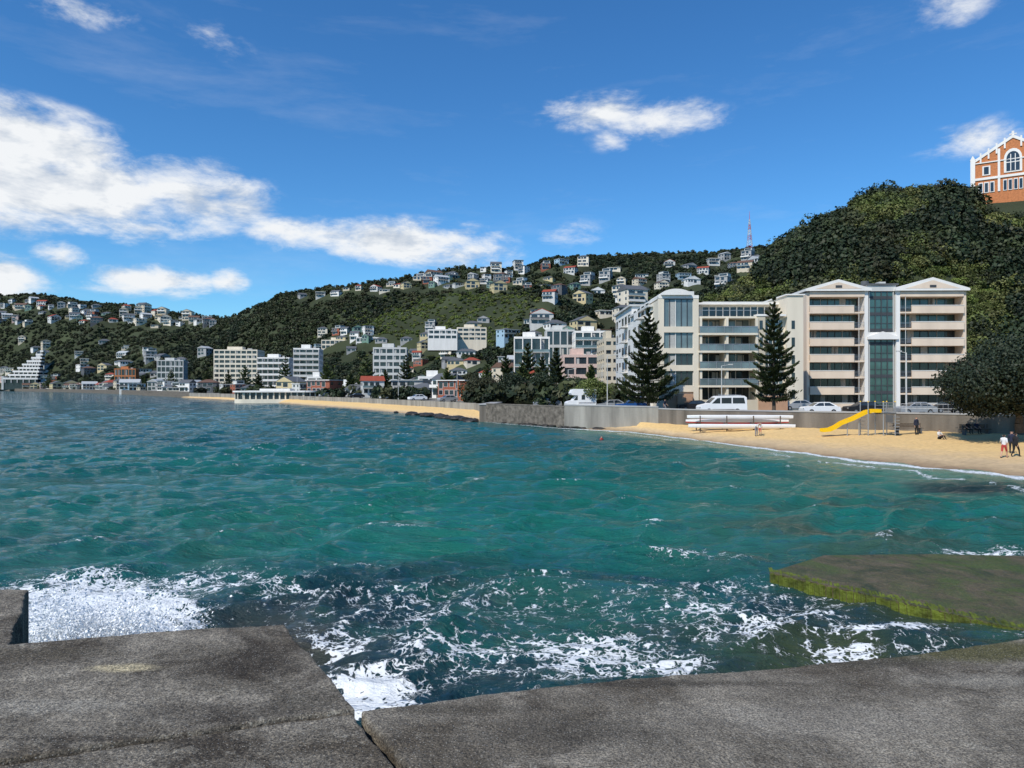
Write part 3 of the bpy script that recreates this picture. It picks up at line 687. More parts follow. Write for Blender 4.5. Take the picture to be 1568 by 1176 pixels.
edge=t>.93; sc=np.where(edge,sc*rng.uniform(.5,1.15,len(px)),sc)
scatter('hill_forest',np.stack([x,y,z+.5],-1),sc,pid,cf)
cn=protos('near_tree',[LM_bush,LM_bush,LM_far,LM_green,LM_dark],1300,3.0,2.8,.42,10,16)
n=3600; px=rng.uniform(1050,1900,n); Y=rng.uniform(133,226,n); zv=nhz(px,Y); xv=X(px,Y)
mx0=X(1547,208); k=~((np.abs(xv-mx0-4)<17)&(Y>193)); k&=~((xv>mx0)&(xv<mx0+45)&(Y>200))
px,Y,zv,xv=px[k],Y[k],zv[k],xv[k]
cl_=fbm(xv/20,Y/20,3)-.07*np.clip((175-Y)/40,0,1)
pid=np.where(cl_>.59,rng.choice([3,8,0,5],len(px)),np.where(cl_>.46,rng.choice([0,1,5,6,2],len(px)),rng.choice([2,7,4,9,4],len(px))))
sc=np.where(cl_>.59,rng.uniform(.4,.95,len(px)),np.where(cl_>.46,rng.uniform(.6,1.5,len(px)),rng.uniform(.9,2.3,len(px))))
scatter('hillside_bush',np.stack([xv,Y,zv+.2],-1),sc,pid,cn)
tp=[];ts=[]
for i in range(900):
    p=random.uniform(-200,950); yy=float(backY(p))+random.uniform(14,110); xx=X(p,yy)
    if min((xx-hx)**2+(yy-hy+6)**2 for hx,hy in houses)<8**2: continue
    tp.append((xx,yy,max(2.2,float(hillz(np.array([p]),np.array([yy]))[0]))+.8)); ts.append(random.uniform(.5,1.0))
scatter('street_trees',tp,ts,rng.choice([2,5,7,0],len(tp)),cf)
# ------------------------------------------------------------------ norfolk pines
def norfolk(name,H,R,whorls=22,br=7,dens=1.0,leaf=.5):
    C=[];D=[];tt=[]; limb=MB(); limb.cyl((0,0,-.3),(0,0,H*.97),H*.018,.03,'trunk',8)
    for w_ in range(whorls):
        f=w_/(whorls-1); z=H*(.13+.86*f**.95); r=R*(1-f)**.85*(.74+.4*random.random())+.15; a0=random.random()*6.28
        nb=br if f<.8 else 5
        for j in range(nb):
            a=a0+j*2*math.pi/nb+random.uniform(-.25,.25); rr_=r*random.uniform(.62,1.18)
            if random.random()<.12: continue
            up=.20 if f<.5 else .38
            limb.cyl((0,0,z),(rr_*math.cos(a)*.9,rr_*math.sin(a)*.9,z+up*rr_*.5),.05,.02,'trunk',4,caps=False)
            m_=int((20+60*rr_)*dens); s=rng.random(m_)**.65; zj=random.uniform(-.18,.18)
            side=rng.normal(0,.10,m_)*rr_*(1.2-s*.6)*1.5
            px_=np.cos(a)*s*rr_-np.sin(a)*side; py_=np.sin(a)*s*rr_+np.cos(a)*side
            pz=z+zj+up*rr_*s**1.8*1.1-.12*rr_*np.sin(s*3.1)+rng.normal(0,.06,m_)+.05
            C.append(np.stack([px_,py_,pz],-1)); dv=np.stack([np.full(m_,math.cos(a)),np.full(m_,math.sin(a)),.35+.6*s],-1); D.append(dv)
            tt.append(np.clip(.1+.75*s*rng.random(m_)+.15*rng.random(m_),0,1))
    C=np.concatenate(C);D=np.concatenate(D);tt=np.concatenate(tt); n=len(C)
    d=D+rng.normal(0,.3,(n,3)); d/=np.linalg.norm(d,axis=1)[:,None]; r=rng.normal(0,1,(n,3)); s_=np.cross(d,r); s_/=np.linalg.norm(s_,axis=1)[:,None]
    ln=(leaf*(.5+rng.random(n)))[:,None]*.5; wv=ln*.28
    V=np.stack([C-d*ln,C-s_*wv,C+d*ln,C+s_*wv],1)
    return limb,V,tt
def place_pine(px,ptop,Y,z0=2.2,wpx=None,detail=True,name='norfolk_pine'):
    Ht=Z(ptop,Y)-z0; R=(wpx*.5/F*Y) if wpx else Ht*.28
    limb,V,tt=norfolk(name,Ht,R,whorls=18 if detail else 12,br=6,dens=1.6 if detail else .55,leaf=.40 if detail else .9)
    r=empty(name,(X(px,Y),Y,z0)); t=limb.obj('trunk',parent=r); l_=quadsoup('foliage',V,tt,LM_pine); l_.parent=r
place_pine(993,474,92,wpx=106); place_pine(1185,458,88,wpx=88)
for (p,tp_,Yp,wp) in ((560,545,250,42),(622,545,240,40),(500,556,260,40),(437,546,330,34),(375,560,350,30),(318,562,420,26),(808,528,170,46),(852,535,150,40),(775,545,175,40),(830,548,160,44),(745,560,180,38),(685,565,200,34),(800,560,150,44),(262,566,520,26),(130,572,700,22),(75,570,760,20),(15,572,900,20),(350,568,400,22),(905,560,140,22),(220,575,560,20),(395,570,340,22),(590,568,235,28),(537,572,250,28)):
    place_pine(p,tp_,Yp,wpx=wp,detail=False)
# ------------------------------------------------------------------ broadleaf trees
def tree(name,loc,R,H,trunkh,n,leaf,lm,lean=(0,0),blobs=26,br0=.26):
    r=empty(name,loc); tb=MB(); p=Vector((0,0,-.3))
    for i in range(4):
        q=Vector((lean[0]*(i+1)/4+random.uniform(-.12,.12),lean[1]*(i+1)/4,trunkh*(i+1)/4)); tb.cyl(p,q,.38-.06*i,.32-.06*i,'trunk',9,caps=False); p=q
    for j in range(11):
        a=j*2*math.pi/11; q=p.copy(); d=Vector((math.cos(a),math.sin(a),.55))
        for i in range(4):
            q2=q+d*(R*.19)+Vector((random.uniform(-.2,.2),random.uniform(-.2,.2),random.uniform(0,.35))); tb.cyl(q,q2,.17-.035*i,.135-.035*i,'trunk',6,caps=False); q=q2
    tb.obj('trunk',parent=r)
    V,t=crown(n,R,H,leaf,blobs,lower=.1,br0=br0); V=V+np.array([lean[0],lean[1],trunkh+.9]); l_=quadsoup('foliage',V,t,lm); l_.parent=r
tree('pohutukawa_tree',(X(1562,60),60,1.9),6.6,5.4,2.0,95000,.21,LM_poh,lean=(-.3,0),blobs=70,br0=.19)
tree('street_tree',(X(905,102),102,2.2),3,2.6,1.4,7000,.25,LM_bush)
tree('street_tree',(X(880,125),125,2.2),3.6,3,1.5,7000,.3,LM_dark)
tree('street_tree',(X(780,140),140,2.2),5,4.2,1.5,9000,.35,LM_dark)
tree('street_tree',(X(735,150),150,2.2),4.5,4,1.5,8000,.35,LM_far)
tree('street_tree',(X(830,135),135,2.2),4.5,4,1.5,8000,.35,LM_dark)
tree('street_tree',(X(1700,70),70,2.2),6,5,2.5,20000,.25,LM_poh)
# ------------------------------------------------------------------ vehicles
def wheels(b,xs,wd,r):
    for x in xs:
        for y in (0.0,wd): 
            y0,y1=(y-.02,y+.2) if y==0 else (y-.2,y+.02)
            b.cyl((x,y0,r),(x,y1,r),r,r,'rubber',16); b.cyl((x,y0-.01 if y==0 else y1,r),(x,y0 if y==0 else y1+.01,r),r*.55,r*.55,'metal',10)
def car(name,px,Y,paint,rot=0,z=2.21,Ln=4.3,Ht=1.45):
    b=MB(); wd=1.78
    lo=[(0,.3),(0,.72),(.08,.85),(1.05,.95),(3.55,.98),(4.2,.92),(4.3,.7),(4.3,.3)]
    lo=[(a*Ln/4.3,c*Ht/1.45) for a,c in lo]; b.prism(lo,0,wd,'y',paint)
    cab0=[(1.0,.93),(1.75,1.40),(3.1,1.45),(4.0,.96)]; cab0=[(a*Ln/4.3,c*Ht/1.45) for a,c in cab0]
    vs=[(a,.08+(.14 if i in(1,2) else 0),c) for i,(a,c) in enumerate(cab0)]+[(a,wd-.08-(.14 if i in(1,2) else 0),c) for i,(a,c) in enumerate(cab0)]
    b.add(vs,[(0,1,2,3),(7,6,5,4),(0,4,5,1),(1,5,6,2),(2,6,7,3)],paint)
    def side(pts,y,s):
        vv=[(a*Ln/4.3,y+s*((c-.95)/.5*.14)-s*.012,c*Ht/1.45) for a,c in pts]; b.add(vv,[tuple(range(len(vv)))],'glass')
    for pts in ([(1.2,1.0),(1.78,1.34),(2.35,1.37),(2.35,1.0)],[(2.43,1.0),(2.43,1.37),(3.05,1.37),(3.65,1.0)]):
        side(pts,.08,1); side(pts,wd-.08,-1)
    k=Ln/4.3;kh=Ht/1.45
    b.add([(1.06*k,.2,.985*kh),(1.06*k,wd-.2,.985*kh),(1.68*k,wd-.3,1.37*kh),(1.68*k,.3,1.37*kh)],[(0,1,2,3)],'glass')
    wheels(b,(.85*k,3.45*k),wd,.31); b.box(-.01,.05,.15,.45,.62,.74,'curtain'); b.box(Ln-.04,Ln+.01,.1,.4,.68,.8,'red')
    return b.obj(name,(X(px,Y),Y,z),rot)
def camper(name,px,Y,rot=0,Ln=6.2,z=2.21):
    b=MB(); wd=2.15
    b.prism([(0,.45),(0,1.0),(.25,1.2),(.9,1.35),(1.45,2.0),(1.6,2.05),(1.6,.45)],.08,wd-.08,'y','cwhite')
    b.prism([(1.6,.4),(1.6,2.05),(.75,2.1),(.6,2.35),(.85,2.85),(1.3,2.95),(Ln-.2,2.95),(Ln,2.8),(Ln,.4)],0,wd,'y','cwhite')
    b.add([(.95,.2,1.40),(.95,wd-.2,1.40),(1.42,wd-.25,1.94),(1.42,.25,1.94)],[(0,1,2,3)],'glass')
    for y in (-.01,wd+.0): 
        for (a,c,e,f_) in ((2.1,min(3.3,Ln-1.6),1.45,2.1),(3.9,min(5.2,Ln-.2),1.45,2.1)): b.box(a,c,y,y+.012,e,f_,'glass')
        b.box(1.7,Ln-.1,y,y+.008,.95,1.05,'navy')
    for y in (.07,wd-.08): b.add([(.98,y,1.38),(1.4,y,1.95),(1.57,y,1.95),(1.57,y,1.38)],[(0,1,2,3)],'glass')
    wheels(b,(.95,Ln-1.3),wd,.36); b.box(-.05,.1,.1,wd-.1,.45,.65,'lgrey')
    b.box(3,4,.5,1.5,2.95,3.15,'lgrey')
    return b.obj(name,(X(px,Y),Y,z),rot,bevel=.03)
def van(name,px,Y,rot=0,Ln=5.6,z=2.21):
    b=MB(); wd=2.0
    b.prism([(0,.35),(0,.85),(.15,1.05),(1.05,1.25),(1.95,2.05),(2.2,2.15),(Ln-.35,2.2),(Ln-.05,2.0),(Ln,1.0),(Ln,.35)],0,wd,'y','cwhite')
    b.add([(1.12,.15,1.33),(1.12,wd-.15,1.33),(1.84,wd-.25,1.97),(1.84,.25,1.97)],[(0,1,2,3)],'glass')
    for y in (-.012,wd+.012):
        for pts in ([(1.35,1.28),(1.98,1.9),(2.35,1.95),(2.35,1.28)],[(2.5,1.28),(2.5,1.95),(3.7,1.97),(3.7,1.28)],[(3.85,1.28),(3.85,1.97),(5.2,1.97),(5.35,1.28)]):
            b.add([(a,y,c) for a,c in pts],[tuple(range(4))],'glass')
        b.box(.9,Ln-.9,min(y,y*.99),max(y,y+.002),.52,.62,'dgrey') if y>0 else b.box(1.4,Ln-1.5,y,0,.52,.62,'dgrey')
    wheels(b,(1.0,4.4),wd,.34); b.box(-.06,.1,.08,wd-.08,.36,.6,'lgrey'); b.box(-.02,.06,.1,.45,.72,.88,'curtain'); b.box(Ln-.03,Ln+.02,.05,.2,.9,1.4,'red')
    b.box(2.6,5.0,.3,.36,2.22,2.3,'metal'); b.box(2.6,5.0,wd-.36,wd-.3,2.22,2.3,'metal')
    return b.obj(name,(X(px,Y),Y,z),rot,bevel=.04)
camper('campervan',868,99.5,.1,Ln=4.2)
van('white_van',1073,84.5,.03)
car('parked_car',946,97,'bluep',.05); car('parked_car',915,99.5,'silver',.1); car('parked_car',1232,84,'cwhite'); car('parked_car',1040,95,'black'); car('parked_car',1200,98,'silver'); car('parked_car',1380,84,'silver'); car('parked_car',1300,86,'black'); car('parked_car',820,112,'silver',.2); car('parked_car',1430,88,'black')
for i in range(5): car('parked_car',490+i*46,float(backY(490+i*46))+9,random.choice(['cwhite','silver','black']),.5)
# ------------------------------------------------------------------ lamp posts
def lamp(px,ptop,Y,z0=2.2,arm=1):
    b=MB(); H=Z(ptop,Y)-z0; b.cyl((0,0,0),(0,0,1.1),.11,.10,'lgrey',10); b.cyl((0,0,1.1),(0,0,H),.075,.05,'lgrey',8)
    b.cyl((0,0,H-.02),(arm*1.1,0,H+.15),.035,.03,'lgrey',6); b.box(arm*1.0-.1,arm*1.0+.45,-.12,.12,H+.1,H+.22,'lgrey'); b.cyl((0,0,0),(0,0,.06),.2,.2,'grey',10)
    b.obj('street_lamp',(X(px,Y),Y,z0))
lamp(930,545,98); lamp(1388,540,78,arm=-1); lamp(922,560,120); lamp(870,566,125); lamp(1105,560,92); lamp(610,575,175); lamp(700,570,160)
b=MB(); b.cyl((0,0,0),(0,0,9),.07,.03,'white',8); b.cyl((0,0,9),(0,0,9.1),.08,.08,'white',8); b.obj('flagpole',(X(455,280),280,2))
b=MB(); 
for i,h in enumerate((5.5,4.5,5)): b.box(i*1.0,i*1.0+.4,0,.5,-1,h,'orange')
b.box(0,2.4,.1,.4,3.2,3.6,'orange'); b.obj('orange_tower',(X(700,165),165,1.5),.2)
# ------------------------------------------------------------------ outrigger canoes on rack
def canoe(name,px0,Y,z,Ln,kt,kb,flip=False,rot=0):
    b=MB(); n=28; ns=10; rows=[]
    for i in range(n+1):
        t=i/n; s=(2*t-1); wv=.30*(1-abs(s)**2.6)+.012; hh=.38*(1-.45*abs(s)**3); zr=.16*abs(s)**3
        rows.append([(t*Ln,wv*math.sin(math.pi*(j/ns-.5)),zr+hh*(1-math.cos(math.pi*(j/ns-.5)))*1.15) for j in range(ns+1)])
    vs=[p for r in rows for p in r]; w_=ns+1
    for i in range(n):
        for j in range(ns):
            k=kb if 2<=j<=ns-3 else kt
            b.add([vs[i*w_+j],vs[(i+1)*w_+j],vs[(i+1)*w_+j+1],vs[i*w_+j+1]],[(0,1,2,3)],k,True)
        a,c,d,e=vs[i*w_],vs[(i+1)*w_],vs[(i+1)*w_+ns],vs[i*w_+ns]
        up=lambda p,dz:(p[0],p[1]*.3,p[2]+dz)
        b.add([a,c,up(c,.07),up(a,.07)],[(0,1,2,3)],kt,True); b.add([e,d,up(d,.07),up(e,.07)],[(0,1,2,3)],kt,True); b.add([up(a,.07),up(c,.07),up(d,.07),up(e,.07)],[(0,1,2,3)],kt,True)
    o=b.obj(name,(X(px0,Y),Y,z),rot); return o
canoe('outrigger_canoe',1052,76.5,1.95,11.2,'cwhite','cwhite',rot=-.06)
canoe('outrigger_canoe',1050,77.2,1.45,11.0,'cwhite','red',rot=-.05)
canoe('outrigger_canoe',1054,75.6,1.02,11.2,'cwhite','cwhite',rot=-.05)
canoe('outrigger_canoe',1070,78.1,1.55,9.5,'redc','black',rot=-.05)
b=MB()
for i in range(4):
    x=1.4+i*2.8; b.box(x-.05,x+.05,.0,.1,0,1.75,'trunk'); b.box(x-.05,x+.05,2.0,2.1,0,1.75,'trunk'); b.box(x-.06,x+.06,-.2,2.2,.84,.92,'trunk')
b.obj('canoe_rack',(X(1052,75.8),75.8,.65),-.05)
# ------------------------------------------------------------------ playground
b=MB(); Yp=67.0
def sp(px,py): return (px-1260)/F*Yp, Z(py,Yp)-.95
prof=[(1350,631),(1338,631),(1328,633),(1318,638),(1308,643),(1300,646),(1290,650),(1281,656),(1272,660),(1260,661)]
pts=[sp(*p) for p in prof]
for i in range(len(pts)-1):
    (x0,z0),(x1,z1)=pts[i],pts[i+1]
    for (ya,yb_,h) in ((0,.06,.28),(.64,.70,.28),(.06,.64,.0)):
        hh=h if h else .05
        vs=[(x0,ya,z0-.05),(x1,ya,z1-.05),(x1,yb_,z1-.05),(x0,yb_,z0-.05),(x0,ya,z0+hh),(x1,ya,z1+hh),(x1,yb_,z1+hh),(x0,yb_,z0+hh)]
        b.add(vs,[(0,1,2,3),(4,7,6,5),(0,4,5,1),(2,6,7,3)]+([(0,3,7,4)] if i==0 else [])+([(1,5,6,2)] if i==len(pts)-2 else []),'yellow')
for px_ in (1318,1300):
    x,z=sp(px_,642); b.cyl((x,.35,-.3),(x,.35,z),.05,.05,'metal',8)
x0=sp(1322,0)[0]; x1=sp(1350,0)[0]; x2=sp(1368,0)[0]; dk=sp(0,631)[1]-.05
for x in (x0+.3,x1,x2):
    for y in (-.3,1.2): b.cyl((x,y,-.3),(x,y,dk+1.0),.05,.05,'metal',8); b.cyl((x,y,dk+1.0),(x,y,dk+1.08),.08,.05,'yellow',8)
b.box(x1-.1,x2+.1,-.35,1.25,dk-.1,dk,'dgrey')
for z in (.35,.65,.95):
    b.cyl((x1,-.3,dk+z),(x2,-.3,dk+z),.025,.025,'metal',6); b.cyl((x1,1.2,dk+z),(x2,1.2,dk+z),.025,.025,'metal',6)
for k in range(8): 
    xx=x1+(x2-x1)*k/7; b.cyl((xx,-.3,dk),(xx,-.3,dk+.95),.015,.015,'metal',5)
for k in range(6): b.cyl((x0+.3,-.3+.0,.3+k*.32),(x0+.3,1.2,.3+k*.32),.02,.02,'metal',5); b.box(x2+.1,x2+.5,-.2,1.0,.15+k*.3,.2+k*.3,'metal')
b.box(x1+.2,x1+.9,-.34,-.31,dk-.9,dk-.2,'dgrey')
b.obj('playground_slide',(X(1260,Yp),Yp,.95))
b=MB(); 
for x in (0,2.2): b.box(x,x+.1,0,.5,-.3,.45,'dgrey'); b.box(x,x+.08,.5,.56,.4,.9,'dgrey')
for i in range(4): b.box(-.2,2.5,.02+i*.12,.11+i*.12,.45,.49,'trunk')
for i in range(3): b.box(-.2,2.5,.57,.60,.55+i*.13,.64+i*.13,'trunk')
bd=b.obj('park_bench',(X(1478,67),67,1.0)); 
o=bpy.data.objects.new('park_bench',bd.data); scene.collection.objects.link(o); o.location=(X(1375,68),68,1.05)
b=MB()
q=np.arange(1380,1780,8.0)
for i in range(len(q)-1):
    y0=float(backY(q[i]))+.2; y1=float(backY(q[i+1]))+.2; p0=(X(q[i],y0),y0); p1=(X(q[i+1],y1),y1)
    b.cyl((*p0,2.85),(*p0,3.75),.02,.02,'metal',5)
    for z in (3.3,3.75): b.cyl((*p0,z),(*p1,z),.02,.02,'metal',5)
b.obj('promenade_railing')
# ------------------------------------------------------------------ rocks
ico=bmesh.new(); bmesh.ops.create_icosphere(ico,subdivisions=2,radius=1); iv=np.array([v.co[:] for v in ico.verts]); ifc=[[v.index for v in f.verts] for f in ico.faces]; ico.free()
M['rock']=mat('wet_rock',(.035,.032,.028),.5,.4,3)
def rocks(name,items):
    b=MB()
    for (x,y,z,s) in items:
        d=1+.35*(fbm(iv[:,0]*1.7+x+50,iv[:,1]*1.7+iv[:,2]*1.3+y+50,2)-.5)*2; v=iv*d[:,None]*np.array([s*1.4,s,s*.6])+[x,y,z]; b.add(v.tolist(),ifc,'rock')
    b.obj(name)
it=[]
for i in range(46):
    p=random.uniform(606,735); yy=float(shoreY(p))-random.uniform(-1,6); it.append((X(p,yy),yy,random.uniform(-.05,.25),random.uniform(.3,.9)))
for i in range(26):
    p=random.uniform(760,1000); yy=float(backY(p))-random.uniform(.3,1.5); it.append((X(p,yy),yy,.05,random.uniform(.2,.5)))
rocks('shore_rocks',it)
# ------------------------------------------------------------------ people
def person(name,loc,rot,pose,shirt,pants,shoe='dark',hair='hair',scale=1,sleeve=False):
    J={'pel':(0,0,.95),'spn':(0,0,1.15),'chest':(0,0,1.36),'neck':(0,0,1.50),'head':(0,-.01,1.60),'crown':(0,0,1.70),
       'shL':(-.17,0,1.42),'elL':(-.24,.02,1.13),'wrL':(-.24,-.06,.88),'haL':(-.24,-.08,.80),'shR':(.17,0,1.42),'elR':(.24,.02,1.13),'wrR':(.24,-.06,.88),'haR':(.24,-.08,.80),
       'hiL':(-.09,0,.90),'knL':(-.10,-.02,.50),'anL':(-.10,.02,.09),'toL':(-.11,-.15,.04),'hiR':(.09,0,.90),'knR':(.10,-.02,.50),'anR':(.10,.02,.09),'toR':(.11,-.15,.04)}
    if pose=='walk': J.update(knL=(-.10,-.20,.52),anL=(-.10,-.26,.10),toL=(-.11,-.42,.06),knR=(.10,.05,.50),anR=(.10,.30,.16),toR=(.11,.16,.05),elL=(-.24,.14,1.15),wrL=(-.23,.12,.90),haL=(-.23,.11,.82),elR=(.24,-.10,1.15),wrR=(.22,-.28,.98),haR=(.22,-.33,.92))
    if pose=='bend':
        for k,v in dict(spn=(0,-.15,1.1),chest=(0,-.34,1.2),neck=(0,-.46,1.25),head=(0,-.56,1.26),crown=(0,-.66,1.27),shL=(-.17,-.38,1.22),shR=(.17,-.38,1.22),elL=(-.2,-.42,.95),wrL=(-.15,-.5,.72),haL=(-.14,-.52,.64),elR=(.2,-.42,.95),wrR=(.15,-.5,.72),haR=(.14,-.52,.64)).items(): J[k]=v
    if pose in('sit','sitg'):
        dz=-.48 if pose=='sit' else -.80
        for k in list(J):
            if k[:2] not in('kn','an','to'): a=J[k]; J[k]=(a[0],a[1],a[2]+dz)
        if pose=='sit': J.update(knL=(-.11,-.44,.50),anL=(-.11,-.46,.10),toL=(-.12,-.62,.05),knR=(.11,-.44,.50),anR=(.11,-.46,.10),toR=(.12,-.62,.05),wrL=(-.16,-.30,.58),haL=(-.14,-.37,.56),wrR=(.16,-.30,.58),haR=(.14,-.37,.56),elL=(-.24,-.08,.70),elR=(.24,-.08,.70))
        else: J.update(knL=(-.13,-.36,.42),anL=(-.12,-.55,.09),toL=(-.13,-.70,.04),knR=(.13,-.36,.42),anR=(.12,-.55,.09),toR=(.13,-.70,.04),wrL=(-.16,-.32,.40),haL=(-.12,-.38,.38),wrR=(.16,-.32,.40),haR=(.12,-.38,.38),elL=(-.24,-.12,.42),elR=(.24,-.12,.42))
    R={'pel':(.15,.11),'spn':(.13,.095),'chest':(.16,.11),'neck':.055,'head':(.078,.095),'crown':(.07,.085),'sh':.062,'el':.045,'wr':.03,'ha':.032,'hi':.098,'kn':.062,'an':.042,'to':.035}
    names=list(J); idx={k:i for i,k in enumerate(names)}
    E=[('pel','spn'),('spn','chest'),('chest','neck'),('neck','head'),('head','crown')]
    for s in 'LR': E+=[('chest','sh'+s),('sh'+s,'el'+s),('el'+s,'wr'+s),('wr'+s,'ha'+s),('pel','hi'+s),('hi'+s,'kn'+s),('kn'+s,'an'+s),('an'+s,'to'+s)]
    me=bpy.data.meshes.new('tmp'); me.from_pydata([J[k] for k in names],[(idx[a],idx[c]) for a,c in E],[])
    o=bpy.data.objects.new('tmp',me); scene.collection.objects.link(o)
    md=o.modifiers.new('s','SKIN'); 
    sv=me.skin_vertices[0].data if me.skin_vertices else None
    if sv is None:
        bm=bmesh.new(); bm.from_mesh(me); bm.verts.layers.skin.verify(); bm.to_mesh(me); bm.free(); sv=me.skin_vertices[0].data
    for k in names:
        r=R.get(k) or R.get(k[:2]); r=(r,r) if not isinstance(r,tuple) else r; sv[idx[k]].radius=r; sv[idx[k]].use_root=(k=='pel')
    sb=o.modifiers.new('b','SUBSURF'); sb.levels=1; sb.render_levels=1
    bpy.context.view_layer.update(); dg=bpy.context.evaluated_depsgraph_get(); m2=bpy.data.meshes.new_from_object(o.evaluated_get(dg)); bpy.data.objects.remove(o)
    ks=[shirt,pants,'skin',hair,shoe]; 
    for k in ks: m2.materials.append(M[k])
    seg=[(Vector(J[a]),Vector(J[c]),a,c) for a,c in E]
    for p in m2.polygons:
        c0=p.center; best=None;bd_=9
        for a,c,na_,nb_ in seg:
            d=c-a; t=max(0,min(1,(c0-a).dot(d)/max(1e-6,d.length_squared))); dd=(c0-(a+d*t)).length
            if dd<bd_: bd_=dd;best=(na_,nb_,t)
        a,c,t=best
        if c in('head','crown'): mi_=3 if (c0.y>J['head'][1]+.0 or c0.z>J['head'][2]+.06) and c!='head' or c0.y>J['head'][1]+.03 else 2
        elif a[:2] in('el','wr'): mi_=0 if (sleeve and a[:2]=='el') else 2
        elif a[:2]=='hi' or (a[:2]=='kn' and pants!='redc') or c[:2]=='hi': mi_=1
        elif a[:2]=='kn': mi_=2
        elif a[:2]=='an': mi_=4
        else: mi_=0
        p.material_index=mi_; p.use_smooth=True
    root=bpy.data.objects.new(name,None); scene.collection.objects.link(root); root.location=loc; root.rotation_euler=(0,0,rot); root.scale=(scale,)*3
    ob=bpy.data.objects.new('body',m2); scene.collection.objects.link(ob); ob.parent=root
    f=MB(); hd=Vector(J['head']); cr_=Vector(J['crown']); up=(cr_-hd).normalized(); fw=Vector((0,-1,0)) if pose!='bend' else Vector((0,0,-1))
    c=hd+up*.03; f.cyl(c+fw*.08-up*.01,c+fw*.12-up*.02,.016,.010,'skin',6); 
    for s in (-1,1): f.cyl(c+Vector((s*.03,0,0))+fw*.083+up*.015,c+Vector((s*.03,0,0))+fw*.096+up*.015,.009,.009,'dark',6); f.cyl(c+Vector((s*.07,0,0)),c+Vector((s*.10,0,0)),.025,.018,'skin',6)
    f.cyl(c+Vector((-.02,0,0))+fw*.093-up*.045,c+Vector((.02,0,0))+fw*.093-up*.045,.006,.006,'redc',5)
    for s in 'LR':
        h=Vector(J['ha'+s]); d=(h-Vector(J['wr'+s])).normalized(); sd_=Vector((0,-1,0)) if abs(d.z)>.5 else Vector((1,0,0))
        for i in range(4):
            p=h+sd_*(.027-.018*i)+d*.01; L_=(.075,.085,.08,.062)[i]; f.cyl(p,p+d*L_*.6,.0095,.009,'skin',5); f.cyl(p+d*L_*.6,p+d*L_+Vector((-.012 if s=='R' else .012,0,0)),.009,.006,'skin',5)
        p=h-d*.03+sd_*.03; f.cyl(p,p+(d+sd_*.9).normalized()*.06,.011,.007,'skin',5)
    f.obj('face_and_fingers',parent=root)
bz=lambda px,Y: float(np.clip((Y-shoreY(px))/(backY(px)-shoreY(px)),0.001,1)**.6*1.05)
def pp_(px,Y,rot,pose,s,pn,**k): person('person',(X(px,Y),Y,bz(px,Y)-.02),rot,pose,s,pn,**k)
pp_(1537,50,2.2,'walk','whitec','redc'); pp_(1555,50.5,1.9,'walk','dark','dark',sleeve=True); pp_(1549,52,-.5,'stand','navy','dark',sleeve=True)
pp_(1158,70,.4,'bend','whitec','greyc'); pp_(1164,70.6,-.6,'stand','whitec','redc',scale=.8)
pp_(1438,63,.3,'sitg','whitec','dark'); pp_(1403,67.5,.2,'stand','navy','dark',sleeve=True)
for p_,s_ in ((1484,'dark'),(1497,'navy')): person('person',(X(p_,67)+.1,67.35,1.0),0,'sit',s_,'dark')
person('swimmer',(X(921,74),74,-1.35),.5,'stand','redc','dark')
person('person',(X(1118,91),88,2.2),.9,'walk','redc','dark'); person('person',(X(1018,90),90.0,2.2),1.2,'walk','navy','greyc')
# ------------------------------------------------------------------ concrete platform
def pl(px,py,dz=0): Y_=(1.6-dz)*F/(py-592); return (X(px,Y_),Y_)
m_c,t_c,b_c=newmat('weathered_concrete'); n=t_c.nodes; l=t_c.links
geo=n.new('ShaderNodeNewGeometry')
def tn(sc,det=6,ro=.6,dist=0):
    x=n.new('ShaderNodeTexNoise'); x.inputs['Scale'].default_value=sc; x.inputs['Detail'].default_value=det; x.inputs['Roughness'].default_value=ro; x.inputs['Distortion'].default_value=dist; l.new(geo.outputs['Position'],x.inputs[0]); return x.outputs[0]
def ramp(src,els):
    r=n.new('ShaderNodeValToRGB'); l.new(src,r.inputs[0]); r.color_ramp.elements[0].position=els[0][0]; r.color_ramp.elements[0].color=(*els[0][1],1); r.color_ramp.elements[1].position=els[1][0]; r.color_ramp.elements[1].color=(*els[1][1],1)
    for p,c in els[2:]: y=r.color_ramp.elements.new(p); y.color=(*c,1)
    return r.outputs[0]
def mixc(a,b_,f,mode='MIX'):
    x=n.new('ShaderNodeMix'); x.data_type='RGBA'; x.blend_type=mode
    if isinstance(f,float): x.inputs[0].default_value=f
    else: l.new(f,x.inputs[0])
    for i,v in ((6,a),(7,b_)):
        if isinstance(v,tuple): x.inputs[i].default_value=(*v,1)
        else: l.new(v,x.inputs[i])
    return x.outputs[2]
def g3(v): return (v,v,v)
base=ramp(tn(1.1,9,.68,.6),[(.36,(.105,.087,.064)),(.62,(.32,.285,.23)),(.5,(.195,.172,.137))])
base=mixc(base,(.050,.039,.028),ramp(tn(1.9,7,.68,.9),[(.54,g3(0)),(.66,g3(.8))]))
base=mixc(base,(.46,.42,.34),ramp(tn(2.6,8,.75,1.2),[(.59,g3(0)),(.66,g3(.5))]))
sepz=n.new('ShaderNodeSeparateXYZ'); l.new(geo.outputs['Position'],sepz.inputs[0])
nspot=tn(5,5,.7)
